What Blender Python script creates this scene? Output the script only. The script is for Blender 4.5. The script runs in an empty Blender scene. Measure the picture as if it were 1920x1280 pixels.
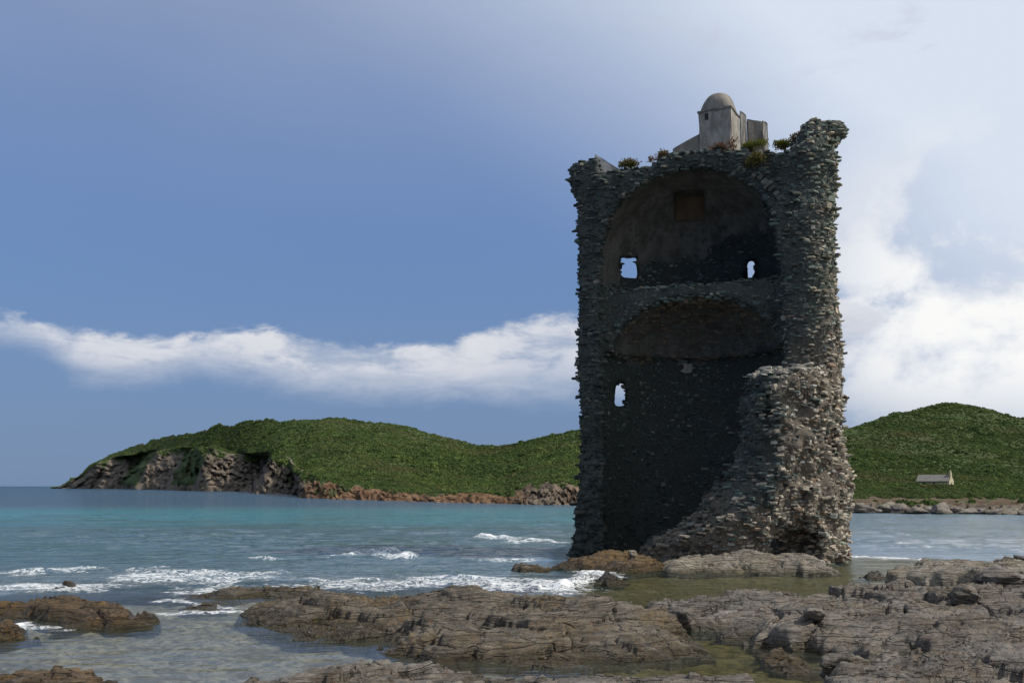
import bpy, math, random, time
import numpy as np
from mathutils import Vector, Matrix

T0 = time.time()
rng = np.random.default_rng(7)
random.seed(7)
scene = bpy.context.scene
COL = scene.collection

# ------------------------------------------------------------------ camera
FPX = 1866.7            # focal length in pixels of a 1920 x 1280 frame (35 mm lens)
EYE = 2.4               # eye height above the sea
PITCH = math.atan(271 / FPX)
cam_data = bpy.data.cameras.new('camera')
cam_data.lens = 35.0
cam_data.sensor_width = 36.0
cam_data.clip_start = 0.1
cam_data.clip_end = 40000
cam = bpy.data.objects.new('camera', cam_data)
cam.location = (0, 0, EYE)
cam.rotation_euler = (math.pi / 2 + PITCH, 0, 0)
COL.objects.link(cam)
scene.camera = cam

# ------------------------------------------------------------------ sun, sky, exposure
SUN_AZ, SUN_EL = math.radians(98), math.radians(49)
SUN = Vector((math.sin(SUN_AZ) * math.cos(SUN_EL), math.cos(SUN_AZ) * math.cos(SUN_EL), math.sin(SUN_EL)))
sd = bpy.data.lights.new('sun', 'SUN')
sd.energy = 5.0
sd.angle = math.radians(0.53)
sd.color = (1.0, 0.93, 0.83)
sun = bpy.data.objects.new('sun', sd)
sun.rotation_euler = SUN.to_track_quat('Z', 'Y').to_euler()
COL.objects.link(sun)

scene.view_settings.view_transform = 'Standard'
scene.view_settings.look = 'None'
scene.view_settings.exposure = 0.0
scene.view_settings.gamma = 1.0
scene.view_settings.use_curve_mapping = False
scene.cycles.max_bounces = 6
scene.cycles.transparent_max_bounces = 8
scene.cycles.use_denoising = True


class NT:
    """small helper to write node trees in few lines"""
    def __init__(self, tree):
        self.t = tree
        tree.nodes.clear()

    def n(self, kind, ins=None, **props):
        nd = self.t.nodes.new(kind)
        for k, v in props.items():
            setattr(nd, k, v)
        for k, v in (ins or {}).items():
            s = nd.inputs[k]
            if isinstance(v, bpy.types.NodeSocket):
                self.t.links.new(v, s)
            elif isinstance(v, bpy.types.Node):
                self.t.links.new(v.outputs[0], s)
            else:
                if s.type == 'RGBA' and len(v) == 3:
                    v = (*v, 1)
                s.default_value = v
        return nd

    def m(self, op, a, b=0.0, c=0.0, clamp=False):
        nd = self.n('ShaderNodeMath', {0: a, 1: b, 2: c}, operation=op)
        nd.use_clamp = clamp
        return nd.outputs[0]

    def vm(self, op, a, b=(0, 0, 0)):
        nd = self.n('ShaderNodeVectorMath', {0: a, 1: b}, operation=op)
        if op == 'SCALE':
            nd.inputs['Scale'].default_value = 0.22
        return nd.outputs['Value' if op in ('DOT_PRODUCT', 'LENGTH') else 'Vector']

    def ss(self, x, lo, hi, a=0.0, b=1.0):
        nd = self.n('ShaderNodeMapRange', {'Value': x, 'From Min': lo, 'From Max': hi, 'To Min': a, 'To Max': b},
                    interpolation_type='SMOOTHSTEP')
        return nd.outputs[0]

    def mix(self, f, a, b, mode='MIX'):
        nd = self.n('ShaderNodeMix', data_type='RGBA', blend_type=mode)
        for s, v in ((nd.inputs[0], f), (nd.inputs[6], a), (nd.inputs[7], b)):
            if isinstance(v, bpy.types.NodeSocket):
                self.t.links.new(v, s)
            elif s.type == 'RGBA':
                s.default_value = (*v, 1) if len(v) == 3 else v
            else:
                s.default_value = v
        return nd.outputs[2]

    def noise(self, vec, scale, detail=4, rough=0.55, dist=0.0):
        return self.n('ShaderNodeTexNoise', {'Vector': vec, 'Scale': scale, 'Detail': detail,
                                             'Roughness': rough, 'Distortion': dist}).outputs[0]

    def vec(self, v, s):
        return self.n('ShaderNodeMapping', {'Vector': v, 'Scale': s}).outputs[0]

    def curve(self, x, pts):
        nd = self.n('ShaderNodeFloatCurve', {'Value': x})
        c = nd.mapping.curves[0]
        while len(c.points) > 2:
            c.points.remove(c.points[-1])
        c.points[0].location = pts[0]
        c.points[1].location = pts[-1]
        for p in pts[1:-1]:
            c.points.new(*p)
        for p in c.points:
            p.handle_type = 'AUTO_CLAMPED'
        nd.mapping.update()
        return nd.outputs[0]


def pxdir(px, py):
    cx, cy = (px - 960) / FPX, (640 - py) / FPX
    c, s = math.cos(PITCH), math.sin(PITCH)
    return Vector((cx, c - cy * s, s + cy * c))


def az_el(px, py):
    d = pxdir(px, py)
    return math.atan2(d.x, d.y), math.atan2(d.z, math.hypot(d.x, d.y))


world = bpy.data.worlds.new('World')
scene.world = world
world.use_nodes = True
W = NT(world.node_tree)
SKY_STRENGTH = 0.1
dirv = W.n('ShaderNodeTexCoord').outputs['Generated']
dirn = W.vm('NORMALIZE', dirv)
sky = W.n('ShaderNodeTexSky', sky_type='NISHITA')
sky.sun_disc = False
sky.sun_elevation = SUN_EL
sky.sun_rotation = SUN_AZ
sky.altitude = 0
sky.air_density = 1.0
sky.dust_density = 0.4
sky.ozone_density = 3.0
sep = W.n('ShaderNodeSeparateXYZ', {0: dirn})
az = W.m('ARCTAN2', sep.outputs[0], sep.outputs[1])
el = W.m('ARCSINE', sep.outputs[2])
sund = W.vm('DOT_PRODUCT', dirn, tuple(SUN))
# blue air: the clear sky, a little deeper towards the horizon than the model gives
base = W.mix(1.0, sky.outputs[0], (0.62, 0.80, 1.08), 'MULTIPLY')
low = W.ss(el, 0.0, 0.45, 1.0, 0.0)
base = W.mix(W.m('MULTIPLY', low, 0.88), base, (1.62, 2.42, 4.15))
# thin high veil, denser towards the sun and overhead
vn = W.noise(W.vec(dirn, (1.0, 1.0, 2.2)), 2.2, 6, 0.55, 0.4)
vs = W.m('ADD', W.ss(sund, 0.10, 0.60, 0.0, 0.97), W.ss(el, 0.16, 0.62, 0.0, 0.42))
vs = W.m('ADD', vs, W.m('MULTIPLY', W.ss(az, 0.10, 0.60, 0.0, 0.42), W.ss(el, 0.7, 0.2)))
vs = W.m('MULTIPLY', vs, W.ss(vn, 0.2, 0.75, 0.86, 1.08), clamp=True)
base = W.mix(vs, base, (6.9, 7.6, 8.7))
# long bank of low cloud round the horizon: its upper and lower edge by azimuth
def curve_pts(items):
    r = []
    for px, py in items:
        a, e = az_el(px, py)
        r.append(((a + math.pi) / (2 * math.pi), e / 0.5))
    return [(0.0, r[0][1])] + r + [(1.0, r[-1][1])]
azn = W.m('DIVIDE', W.m('ADD', az, math.pi), 2 * math.pi)
top = W.m('MULTIPLY', W.curve(azn, curve_pts([(-200, 585), (0, 588), (120, 598), (300, 620), (420, 612), (560, 622), (700, 634),
                                             (860, 630), (960, 600), (1080, 585), (1400, 560), (1580, 548), (1700, 560), (1920, 520)])), 0.5)
bot = W.m('MULTIPLY', W.curve(azn, curve_pts([(-200, 610), (0, 622), (100, 658), (200, 715), (290, 712), (330, 690), (450, 702), (600, 730),
                                             (800, 742), (1080, 745), (1400, 740), (1580, 725), (1920, 735)])), 0.5)
cv = W.vec(dirn, (1.0, 1.0, 2.4))
cn = W.noise(cv, 15.0, 9, 0.62, 0.35)
cn2 = W.noise(W.vec(dirn, (1, 1, 3.5)), 7.0, 9, 0.64, 0.6)
tope = W.m('SUBTRACT', W.m('MULTIPLY_ADD', W.m('SUBTRACT', cn, 0.5), 0.050, top), el)
bote = W.m('SUBTRACT', el, W.m('MULTIPLY_ADD', W.m('SUBTRACT', cn2, 0.5), 0.06, bot))
bank = W.m('MULTIPLY', W.ss(tope, -0.001, 0.012), W.ss(bote, -0.016, 0.030))
bank = W.m('MULTIPLY', bank, W.ss(W.m('ADD', W.m('MULTIPLY', cn2, 0.6), W.m('MULTIPLY', cn, 0.4)), 0.38, 0.52, 0.40, 0.96))
lum = W.ss(W.m('ADD', W.m('MULTIPLY', tope, -6.0), W.m('MULTIPLY', cn, 0.9)), -0.25, 0.55)
bankcol = W.mix(lum, (4.2, 4.9, 6.3), (7.4, 7.5, 7.9))
base = W.mix(bank, base, bankcol)
# heaped cloud on the sunny side
pn = W.noise(W.vec(dirn, (1, 1, 1.5)), 5.5, 9, 0.56, 0.3)
pn2 = W.noise(W.vec(dirn, (1, 1, 1.3)), 13.0, 8, 0.6, 0.2)
heap = W.m('MULTIPLY', W.ss(az, 0.20, 0.42), W.ss(el, 0.36, 0.2))
heap = W.m('MULTIPLY', heap, W.ss(el, 0.02, 0.12))
hm = W.ss(W.m('ADD', W.m('MULTIPLY', pn, 0.75), W.m('MULTIPLY', pn2, 0.25)), 0.41, 0.49)
heapcol = W.mix(W.ss(W.m('ADD', W.m('MULTIPLY', pn, 0.6), W.m('MULTIPLY', pn2, 0.4)), 0.40, 0.56), (5.7, 6.4, 7.7), (9.6, 9.6, 9.5))
base = W.mix(W.m('MULTIPLY', heap, hm), base, heapcol)
# few faint grey wisps high up
wn = W.noise(W.vec(dirn, (1, 1, 1.6)), 7.0, 7, 0.6, 0.6)
base = W.mix(W.m('MULTIPLY', W.ss(wn, 0.60, 0.72), W.m('MULTIPLY', W.ss(el, 0.3, 0.42), W.ss(vs, 0.35, 0.8, 0.0, 0.6))), base, (5.6, 6.0, 7.3))
bg = W.n('ShaderNodeBackground', {'Color': base, 'Strength': SKY_STRENGTH})
wo = W.n('ShaderNodeOutputWorld', {'Surface': bg.outputs[0]})

# ------------------------------------------------------------------ numpy noise
_perm = rng.permutation(256)
_val = rng.random(256) * 2 - 1


def noise3(x, y, z):
    xi, yi, zi = np.floor(x).astype(np.int64), np.floor(y).astype(np.int64), np.floor(z).astype(np.int64)
    fx, fy, fz = x - xi, y - yi, z - zi
    fx, fy, fz = (f * f * f * (f * (f * 6 - 15) + 10) for f in (fx, fy, fz))

    def h(a, b, c):
        return _val[_perm[(_perm[(_perm[(xi + a) & 255] + yi + b) & 255] + zi + c) & 255]]
    x00 = h(0, 0, 0) * (1 - fx) + h(1, 0, 0) * fx
    x10 = h(0, 1, 0) * (1 - fx) + h(1, 1, 0) * fx
    x01 = h(0, 0, 1) * (1 - fx) + h(1, 0, 1) * fx
    x11 = h(0, 1, 1) * (1 - fx) + h(1, 1, 1) * fx
    return (x00 * (1 - fy) + x10 * fy) * (1 - fz) + (x01 * (1 - fy) + x11 * fy) * fz


def noise2(x, y, s=0):
    xi, yi = np.floor(x).astype(np.int64), np.floor(y).astype(np.int64)
    fx, fy = x - xi, y - yi
    fx, fy = (f * f * f * (f * (f * 6 - 15) + 10) for f in (fx, fy))

    def h(a, b):
        return _val[_perm[(_perm[(xi + a + s * 17) & 255] + yi + b + s * 31) & 255]]
    return (h(0, 0) * (1 - fx) + h(1, 0) * fx) * (1 - fy) + (h(0, 1) * (1 - fx) + h(1, 1) * fx) * fy


def fbm2(x, y, o=4, s=0, gain=0.5):
    t, a = 0.0, 1.0
    for i in range(o):
        t = t + a * noise2(x, y, s + i)
        x, y = x * 1.62 - y * 1.21 + 3.7, x * 1.21 + y * 1.62 + 8.1
        a *= gain
    return t


def ridge2(x, y, o=4, s=0, gain=0.5):
    t, a = 0.0, 1.0
    for i in range(o):
        t = t + a * (1 - 2 * np.abs(noise2(x, y, s + i)))
        x, y = x * 1.62 - y * 1.21 + 3.7, x * 1.21 + y * 1.62 + 8.1
        a *= gain
    return t


def fbm3(x, y, z, o=3, gain=0.5):
    t, a = 0.0, 1.0
    for i in range(o):
        t = t + a * noise3(x, y, z)
        x, y, z = x * 2.03 + 5.1, y * 2.03 + 1.3, z * 2.03 + 7.7
        a *= gain
    return t


def voronoi2(x, y, s=0):
    """distance to the border between the two nearest cells, and a random number of the nearest cell"""
    xi, yi = np.floor(x).astype(np.int64), np.floor(y).astype(np.int64)
    d1 = np.full(x.shape, 9.0); d2 = np.full(x.shape, 9.0); cid = np.zeros(x.shape)
    for a in (-1, 0, 1):
        for b in (-1, 0, 1):
            k = _perm[(_perm[(xi + a + s) & 255] + yi + b) & 255]
            px = xi + a + 0.5 + 0.48 * _val[k]
            py = yi + b + 0.5 + 0.48 * _val[(k + 71) & 255]
            d = np.hypot(px - x, py - y)
            new = d < d1
            d2 = np.where(new, d1, np.minimum(d2, d))
            cid = np.where(new, _val[(k + 13) & 255], cid)
            d1 = np.where(new, d, d1)
    return d2 - d1, cid


def sstep(x, a, b):
    t = np.clip((x - a) / (b - a), 0, 1)
    return t * t * (3 - 2 * t)


# ------------------------------------------------------------------ object helpers
def mesh_np(name, verts, faces, smooth=True, attrs=None, mats=(), mat_idx=None):
    """faces: (n,3) or (n,4) int array, or list of arrays of both"""
    me = bpy.data.meshes.new(name)
    groups = faces if isinstance(faces, list) else [faces]
    verts = np.ascontiguousarray(verts, dtype=np.float32)
    loops = np.concatenate([g.ravel() for g in groups]).astype(np.int32)
    totals = np.concatenate([np.full(len(g), g.shape[1]) for g in groups]).astype(np.int32)
    starts = np.concatenate([[0], np.cumsum(totals)[:-1]]).astype(np.int32)
    me.vertices.add(len(verts)); me.vertices.foreach_set('co', verts.ravel())
    me.loops.add(len(loops)); me.loops.foreach_set('vertex_index', loops)
    me.polygons.add(len(totals)); me.polygons.foreach_set('loop_start', starts)
    me.polygons.foreach_set('loop_total', totals)
    me.polygons.foreach_set('use_smooth', np.full(len(totals), smooth, dtype=bool))
    if mat_idx is not None:
        me.polygons.foreach_set('material_index', mat_idx.astype(np.int32))
    for k, a in (attrs or {}).items():
        a = np.asarray(a, dtype=np.float32)
        if a.ndim == 1:
            at = me.attributes.new(k, 'FLOAT', 'POINT'); at.data.foreach_set('value', a)
        else:
            at = me.attributes.new(k, 'FLOAT_COLOR', 'POINT')
            at.data.foreach_set('color', np.concatenate([a, np.ones((len(a), 1), np.float32)], 1).ravel())
    for m in mats:
        me.materials.append(m)
    me.update(calc_edges=True)
    return me


def link(name, data, parent=None, label=None, cat=None, group=None, kind=None):
    o = bpy.data.objects.new(name, data)
    COL.objects.link(o)
    if parent is not None:
        o.parent = parent
    for k, v in (('label', label), ('category', cat), ('group', group), ('kind', kind)):
        if v:
            o[k] = v
    return o


def grid_faces(nr, nc, keep=None):
    i = np.arange((nr - 1) * (nc - 1))
    r, c = i // (nc - 1), i % (nc - 1)
    a = r * nc + c
    f = np.stack([a, a + 1, a + nc + 1, a + nc], 1)
    if keep is not None:
        f = f[keep[f].any(1)]
    return f


def compact(v, f, extra):
    used = np.unique(f)
    m = np.zeros(len(v), np.int64); m[used] = np.arange(len(used))
    return v[used], m[f], [e[used] for e in extra]


def at_dist(px, d, z=0.0):
    """point in the column of a pixel at ground distance d (along the optical axis)"""
    return Vector(((px - 960) / FPX * d / math.cos(PITCH) ** 0, d, z))


def at_depth(px, py, d):
    v = pxdir(px, py)
    return Vector((0, 0, EYE)) + v * (d / v.y)


# a pixel column is not a constant azimuth in a pitched camera; this gives X for ground points near eye level
def colx(px, d, z=0.0):
    # solve for X so that the point (X, d, z) lies in column px
    c, s = math.cos(PITCH), math.sin(PITCH)
    depth = d * c + (z - EYE) * s
    return (px - 960) / FPX * depth


# ------------------------------------------------------------------ materials
def new_mat(name):
    m = bpy.data.materials.new(name)
    m.use_nodes = True
    return m, NT(m.node_tree)


def finish(nt, color, rough, bump=None, bstr=0.5, bdist=0.02, spec=0.3, extra=None):
    ins = {'Base Color': color, 'Roughness': rough, 'Specular IOR Level': spec}
    if bump is not None:
        ins['Normal'] = nt.n('ShaderNodeBump', {'Height': bump, 'Strength': bstr, 'Distance': bdist}).outputs[0]
    ins.update(extra or {})
    b = nt.n('ShaderNodeBsdfPrincipled', ins)
    nt.n('ShaderNodeOutputMaterial', {'Surface': b.outputs[0]})
    return b


def stone_material(name, per_object):
    m, t = new_mat(name)
    if per_object:
        c = t.n('ShaderNodeObjectInfo').outputs['Color']
    else:
        c = t.n('ShaderNodeAttribute', attribute_name='tint').outputs['Color']
    p = t.n('ShaderNodeNewGeometry').outputs['Position']
    n1 = t.noise(p, 9, 5, 0.65)
    n2 = t.noise(t.vec(p, (1, 1, 4)), 22, 4, 0.6)
    c = t.mix(t.ss(n1, 0.35, 0.7, 0.0, 0.55), c, t.mix(1.0, c, (0.55, 0.57, 0.56), 'MULTIPLY'))
    c = t.mix(t.ss(n2, 0.58, 0.75, 0.0, 0.4), c, t.mix(1.0, c, (1.5, 1.4, 1.2), 'MULTIPLY'))
    lich = t.noise(p, 3.1, 6, 0.7)
    c = t.mix(t.ss(lich, 0.62, 0.72, 0.0, 0.35), c, (0.20, 0.19, 0.14))
    finish(t, c, 0.85, t.m('ADD', n1, n2), 0.7, 0.03, 0.2)
    return m


M_STONE = stone_material('schist_stone_courses', False)
M_STONE_OBJ = stone_material('schist_stone', True)


def core_material():
    m, t = new_mat('rubble_core_and_plaster')
    p = t.n('ShaderNodeNewGeometry').outputs['Position']
    pl = t.n('ShaderNodeAttribute', attribute_name='plaster').outputs['Fac']
    red = t.n('ShaderNodeAttribute', attribute_name='warm').outputs['Fac']
    n1 = t.noise(p, 5, 6, 0.7)
    n2 = t.noise(t.vec(p, (1, 1, 3)), 14, 5, 0.65)
    rub = t.mix(t.ss(n2, 0.35, 0.7), (0.030, 0.036, 0.034), (0.10, 0.108, 0.098))
    rub = t.mix(red, rub, t.mix(t.ss(n2, 0.3, 0.7), (0.065, 0.056, 0.046), (0.17, 0.145, 0.115)))
    st = t.noise(t.vec(p, (1, 1, 0.35)), 2.2, 6, 0.65)
    plc = t.mix(t.ss(st, 0.3, 0.7), (0.066, 0.062, 0.051), (0.150, 0.146, 0.128))
    plc = t.mix(t.ss(n1, 0.48, 0.66, 0, 0.75), plc, (0.055, 0.055, 0.048))
    c = t.mix(pl, rub, plc)
    h = t.m('ADD', t.m('MULTIPLY', n2, t.m('SUBTRACT', 1.15, pl)), t.m('MULTIPLY', n1, 0.35))
    finish(t, c, 0.9, h, 0.8, 0.07, 0.15)
    return m


M_CORE = core_material()


def render_material(name, base, stain):
    m, t = new_mat(name)
    p = t.n('ShaderNodeNewGeometry').outputs['Position']
    n1 = t.noise(t.vec(p, (1, 1, 0.4)), 2.6, 7, 0.7)
    n2 = t.noise(p, 14, 5, 0.6)
    c = t.mix(t.ss(n1, 0.38, 0.62, 0, 0.9), base, stain)
    c = t.mix(t.ss(t.noise(p, 6, 6, 0.7), 0.55, 0.7, 0, 0.5), c, t.mix(1.0, base, (1.35, 1.3, 1.2), 'MULTIPLY'))
    c = t.mix(t.ss(n2, 0.6, 0.75, 0, 0.35), c, (0.10, 0.09, 0.07))
    finish(t, c, 0.9, t.m('ADD', n1, n2), 0.35, 0.03, 0.15)
    return m


M_RENDER = render_material('weathered_lime_render', (0.29, 0.272, 0.24), (0.15, 0.138, 0.118))
M_RENDER_DARK = render_material('weathered_dark_render', (0.2, 0.185, 0.16), (0.12, 0.11, 0.095))
M_NICHE = render_material('red_brown_plaster', (0.135, 0.095, 0.058), (0.10, 0.07, 0.045))
M_CHEEK_SUNLIT = render_material('plaster_painted_sunlit', (0.34, 0.33, 0.31), (0.22, 0.21, 0.20))


def rock_material(name, base, dark, ochre, ochre_amt, algae_amt, wet_top):
    m, t = new_mat(name)
    p = t.n('ShaderNodeNewGeometry').outputs['Position']
    z = t.n('ShaderNodeSeparateXYZ', {0: p}).outputs[2]
    # foliation runs obliquely through the rock
    fol = t.n('ShaderNodeMapping', {'Vector': p, 'Rotation': (0.25, 0.35, 0.5), 'Scale': (0.55, 1.4, 5.0)}).outputs[0]
    n1 = t.noise(fol, 2.2, 8, 0.68, 0.6)
    n2 = t.noise(p, 2.0, 6, 0.65)
    n3 = t.noise(p, 17, 6, 0.7)
    n4 = t.noise(p, 0.9, 4, 0.6)
    c = t.mix(t.ss(n1, 0.33, 0.68), dark, base)
    c = t.mix(t.ss(n2, 0.5, 0.68, 0, 0.5), c, t.mix(1.0, base, (1.25, 1.12, 0.98), 'MULTIPLY'))
    c = t.mix(t.m('MULTIPLY', t.ss(n4, 0.46, 0.62), ochre_amt), c, t.mix(t.ss(n3, 0.35, 0.65), dark, ochre))
    # rusty flecks and pale quartz and barnacle specks
    c = t.mix(t.m('MULTIPLY', t.ss(t.noise(p, 5.5, 5, 0.7), 0.57, 0.69), 0.7), c, (0.17, 0.085, 0.045))
    spk = t.ss(t.noise(p, 30, 3, 0.6), 0.66, 0.74)
    spk = t.m('MULTIPLY', spk, t.ss(t.noise(p, 1.6, 3, 0.5), 0.48, 0.6))
    c = t.mix(t.m('MULTIPLY', spk, 0.75), c, (0.42, 0.40, 0.36))
    # weed and wetness near the water line
    zz = t.m('MULTIPLY_ADD', t.m('SUBTRACT', n2, 0.5), 0.35, z)
    c = t.mix(t.m('MULTIPLY', t.ss(zz, 0.20, 0.0), algae_amt), c, t.mix(t.ss(n3, 0.35, 0.65), (0.035, 0.032, 0.014), (0.10, 0.075, 0.02)))
    damp = t.ss(t.noise(t.vec(p, (1, 1, 0.6)), 1.3, 6, 0.7, 0.5), 0.50, 0.60)
    wet = t.m('MAXIMUM', t.ss(zz, wet_top, wet_top - 0.16), t.m('MULTIPLY', damp, 0.75))
    c = t.mix(wet, c, t.mix(1.0, c, (0.58, 0.56, 0.54), 'MULTIPLY'))
    rough = t.m('SUBTRACT', 0.78, t.m('MULTIPLY', wet, 0.48))
    # sharp joints and flaky bedding
    wv = t.n('ShaderNodeVectorMath', {0: fol, 1: t.vm('SCALE', t.n('ShaderNodeTexNoise', {'Vector': p, 'Scale': 3.0, 'Detail': 4}).outputs[1])}, operation='ADD').outputs[0]
    vor = t.n('ShaderNodeTexVoronoi', {'Vector': wv, 'Scale': 1.15}, feature='DISTANCE_TO_EDGE').outputs[0]
    jnt = t.ss(vor, 0.0, 0.035)
    vor2 = t.n('ShaderNodeTexVoronoi', {'Vector': wv, 'Scale': 5.0}, feature='F1').outputs[0]
    rdg = t.m('ABSOLUTE', t.m('SUBTRACT', t.noise(fol, 4.5, 6, 0.7, 0.4), 0.5))
    c = t.mix(t.m('MULTIPLY', t.m('SUBTRACT', 1.0, jnt), 0.55), c, t.mix(1.0, c, (0.35, 0.33, 0.31), 'MULTIPLY'))
    h = t.m('ADD', t.m('ADD', t.m('MULTIPLY', n1, 1.0), t.m('MULTIPLY', n3, 0.35)), t.m('MULTIPLY', n2, 0.5))
    h = t.m('ADD', h, t.m('ADD', t.m('MULTIPLY', jnt, 0.45), t.m('ADD', t.m('MULTIPLY', vor2, -0.5), t.m('MULTIPLY', rdg, -0.95))))
    finish(t, c, rough, h, 1.0, 0.11, 0.4)
    return m


M_ROCK = rock_material('grey_brown_shore_schist', (0.235, 0.213, 0.187), (0.090, 0.081, 0.071), (0.145, 0.105, 0.055), 0.6, 0.7, 0.20)
M_ROCK_GOLD = rock_material('weedy_golden_shore_rock', (0.145, 0.10, 0.055), (0.045, 0.035, 0.022), (0.23, 0.13, 0.03), 0.9, 0.75, 0.3)
M_ROCK_OLIVE = rock_material('weedy_olive_shore_rock', (0.185, 0.160, 0.125), (0.064, 0.056, 0.044), (0.185, 0.12, 0.04), 0.7, 0.75, 0.22)
M_ROCK_DARK = rock_material('dark_wet_shore_rock', (0.075, 0.065, 0.05), (0.03, 0.027, 0.023), (0.08, 0.06, 0.03), 0.4, 0.8, 0.4)
M_ROCK_PALE = rock_material('pale_shore_rock', (0.30, 0.272, 0.222), (0.115, 0.103, 0.082), (0.22, 0.165, 0.07), 0.35, 0.8, 0.14)

# ================================================================== seabed and sea
def seabed_depth(x, y):
    """metres of water: shallow rocky foreground, deeper bay"""
    d = 0.11 + 0.05 * sstep(-x, -1, 3) + 0.06 * fbm2(x * 0.7, y * 0.7, 3, 5)
    d = d + 0.05 * fbm2(x * 3.1, y * 3.1, 3, 9)
    d = d + 1.0 * sstep(y + 0.25 * np.abs(x - 6) * 0 + 1.2 * fbm2(x * 0.25, y * 0.25, 2, 3), 22.0, 30.0) * sstep(-x, -2.5, 0.5)
    d = d + 2.8 * sstep(np.hypot(x - 6, (y - 20) * 0.9), 15, 34)
    return np.clip(d, 0.04, 4.0)


# seabed sheet
nx_, ny_ = 260, 240
gx = np.linspace(-30, 45, nx_); gy = 6 + (np.linspace(0, 1, ny_) ** 1.6) * 64
X, Y = np.meshgrid(gx, gy)
Z = -seabed_depth(X, Y) - 0.0
vs_ = np.stack([X, Y, Z], -1).reshape(-1, 3)
m, t = new_mat('sandy_weedy_seabed')
p = t.n('ShaderNodeNewGeometry').outputs['Position']
px_ = t.n('ShaderNodeSeparateXYZ', {0: p})
n1 = t.noise(p, 1.1, 6, 0.65); n2 = t.noise(p, 7, 6, 0.7)
c = t.mix(t.ss(n2, 0.38, 0.62), (0.11, 0.095, 0.068), (0.34, 0.295, 0.215))
c = t.mix(t.ss(n1, 0.48, 0.62, 0, 0.7), c, (0.10, 0.082, 0.05))
weed = t.mix(t.ss(n2, 0.35, 0.68), (0.032, 0.029, 0.009), (0.125, 0.098, 0.03))
side = t.ss(px_.outputs[0], -0.8, 1.6, 0.12, 0.95)
c = t.mix(t.m('MULTIPLY', side, t.ss(n1, 0.2, 0.45)), c, weed)
finish(t, c, 0.9, n2, 0.6, 0.05, 0.1)
link('seabed', mesh_np('seabed', vs_, grid_faces(ny_, nx_), True, None, [m]), kind='structure')

# foam strokes on the water: pixel polyline on the water plane -> world; width in metres
def water_pt(px, py):
    v = pxdir(px, py)
    k = -EYE / v.z
    return (v.x * k, v.y * k)


FOAM = [  # polyline, half width (m), strength, crest height
    ([(40, 1072), (150, 1067), (260, 1070), (360, 1072), (440, 1078), (520, 1074)], 0.6, 0.82, 0.09),
    ([(250, 1078), (420, 1086), (560, 1088)], 0.9, 0.8, 0.03),
    ([(560, 1089), (700, 1096), (850, 1093), (960, 1098), (1060, 1099)], 0.85, 0.9, 0.06),
    ([(640, 1086), (800, 1084), (980, 1088), (1060, 1090)], 0.5, 0.75, 0.03),
    ([(20, 1098), (150, 1103), (250, 1113), (360, 1110)], 0.5, 0.85, 0.02),
    ([(160, 1098), (320, 1100), (480, 1102), (600, 1106)], 0.35, 0.65, 0.0),
    ([(300, 1150), (380, 1146), (450, 1143), (462, 1137)], 0.22, 0.7, 0.01),
    ([(300, 1128), (420, 1135), (480, 1140)], 0.16, 0.55, 0.0),
    ([(640, 1042), (690, 1038), (730, 1040), (770, 1045)], 0.40, 2.0, 0.14),
    ([(700, 1033), (725, 1037)], 0.30, 2.4, 0.20),
    ([(905, 1007), (955, 1009)], 0.55, 1.1, 0.14),
    ([(970, 1016), (1010, 1015), (1050, 1017)], 0.55, 0.95, 0.1),
    ([(780, 1048), (900, 1050), (1010, 1047)], 0.5, 0.55, 0.02),
    ([(640, 1046), (600, 1040)], 0.3, 0.5, 0.03),
    ([(1600, 1045), (1660, 1046), (1720, 1048)], 0.28, 0.9, 0.05),
    ([(68, 1163), (90, 1169), (130, 1174)], 0.14, 1.0, 0.02),
    ([(10, 1143), (60, 1147)], 0.12, 0.8, 0.02),
    ([(1072, 1102), (1085, 1086), (1105, 1072), (1130, 1074), (1150, 1084)], 0.36, 1.3, 0.09),
    ([(1000, 1100), (1050, 1104), (1075, 1098)], 0.3, 1.1, 0.06),
    ([(490, 1042), (515, 1046)], 0.25, 0.7, 0.08),
    ([(0, 1080), (40, 1079)], 0.3, 0.7, 0.0),
]


def seg_dist(x, y, poly, ysq=0.55):
    best = np.full(x.shape, 1e9)
    for (ax, ay), (bx, by) in zip(poly[:-1], poly[1:]):
        dx, dy = bx - ax, (by - ay) * ysq
        L = dx * dx + dy * dy + 1e-9
        tt = np.clip(((x - ax) * dx + (y - ay) * ysq * dy) / L, 0, 1)
        best = np.minimum(best, np.hypot(x - ax - tt * dx, (y - ay) * ysq - tt * dy))
    return best


rows = np.concatenate([[911.25, 911.6, 912.0, 912.6], np.arange(913.4, 1000, 1.2), np.arange(1000, 1300, 1.0), np.arange(1302, 1450, 4.0)])
cols = np.arange(-420, 2340, 4.0)
dist = EYE * FPX / (rows - 911)
Dg, Pg = np.meshgrid(dist, cols, indexing='ij')
Xs = (Pg - 960) / FPX * Dg
Ys = Dg
dep = seabed_depth(Xs, Ys)
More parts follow.
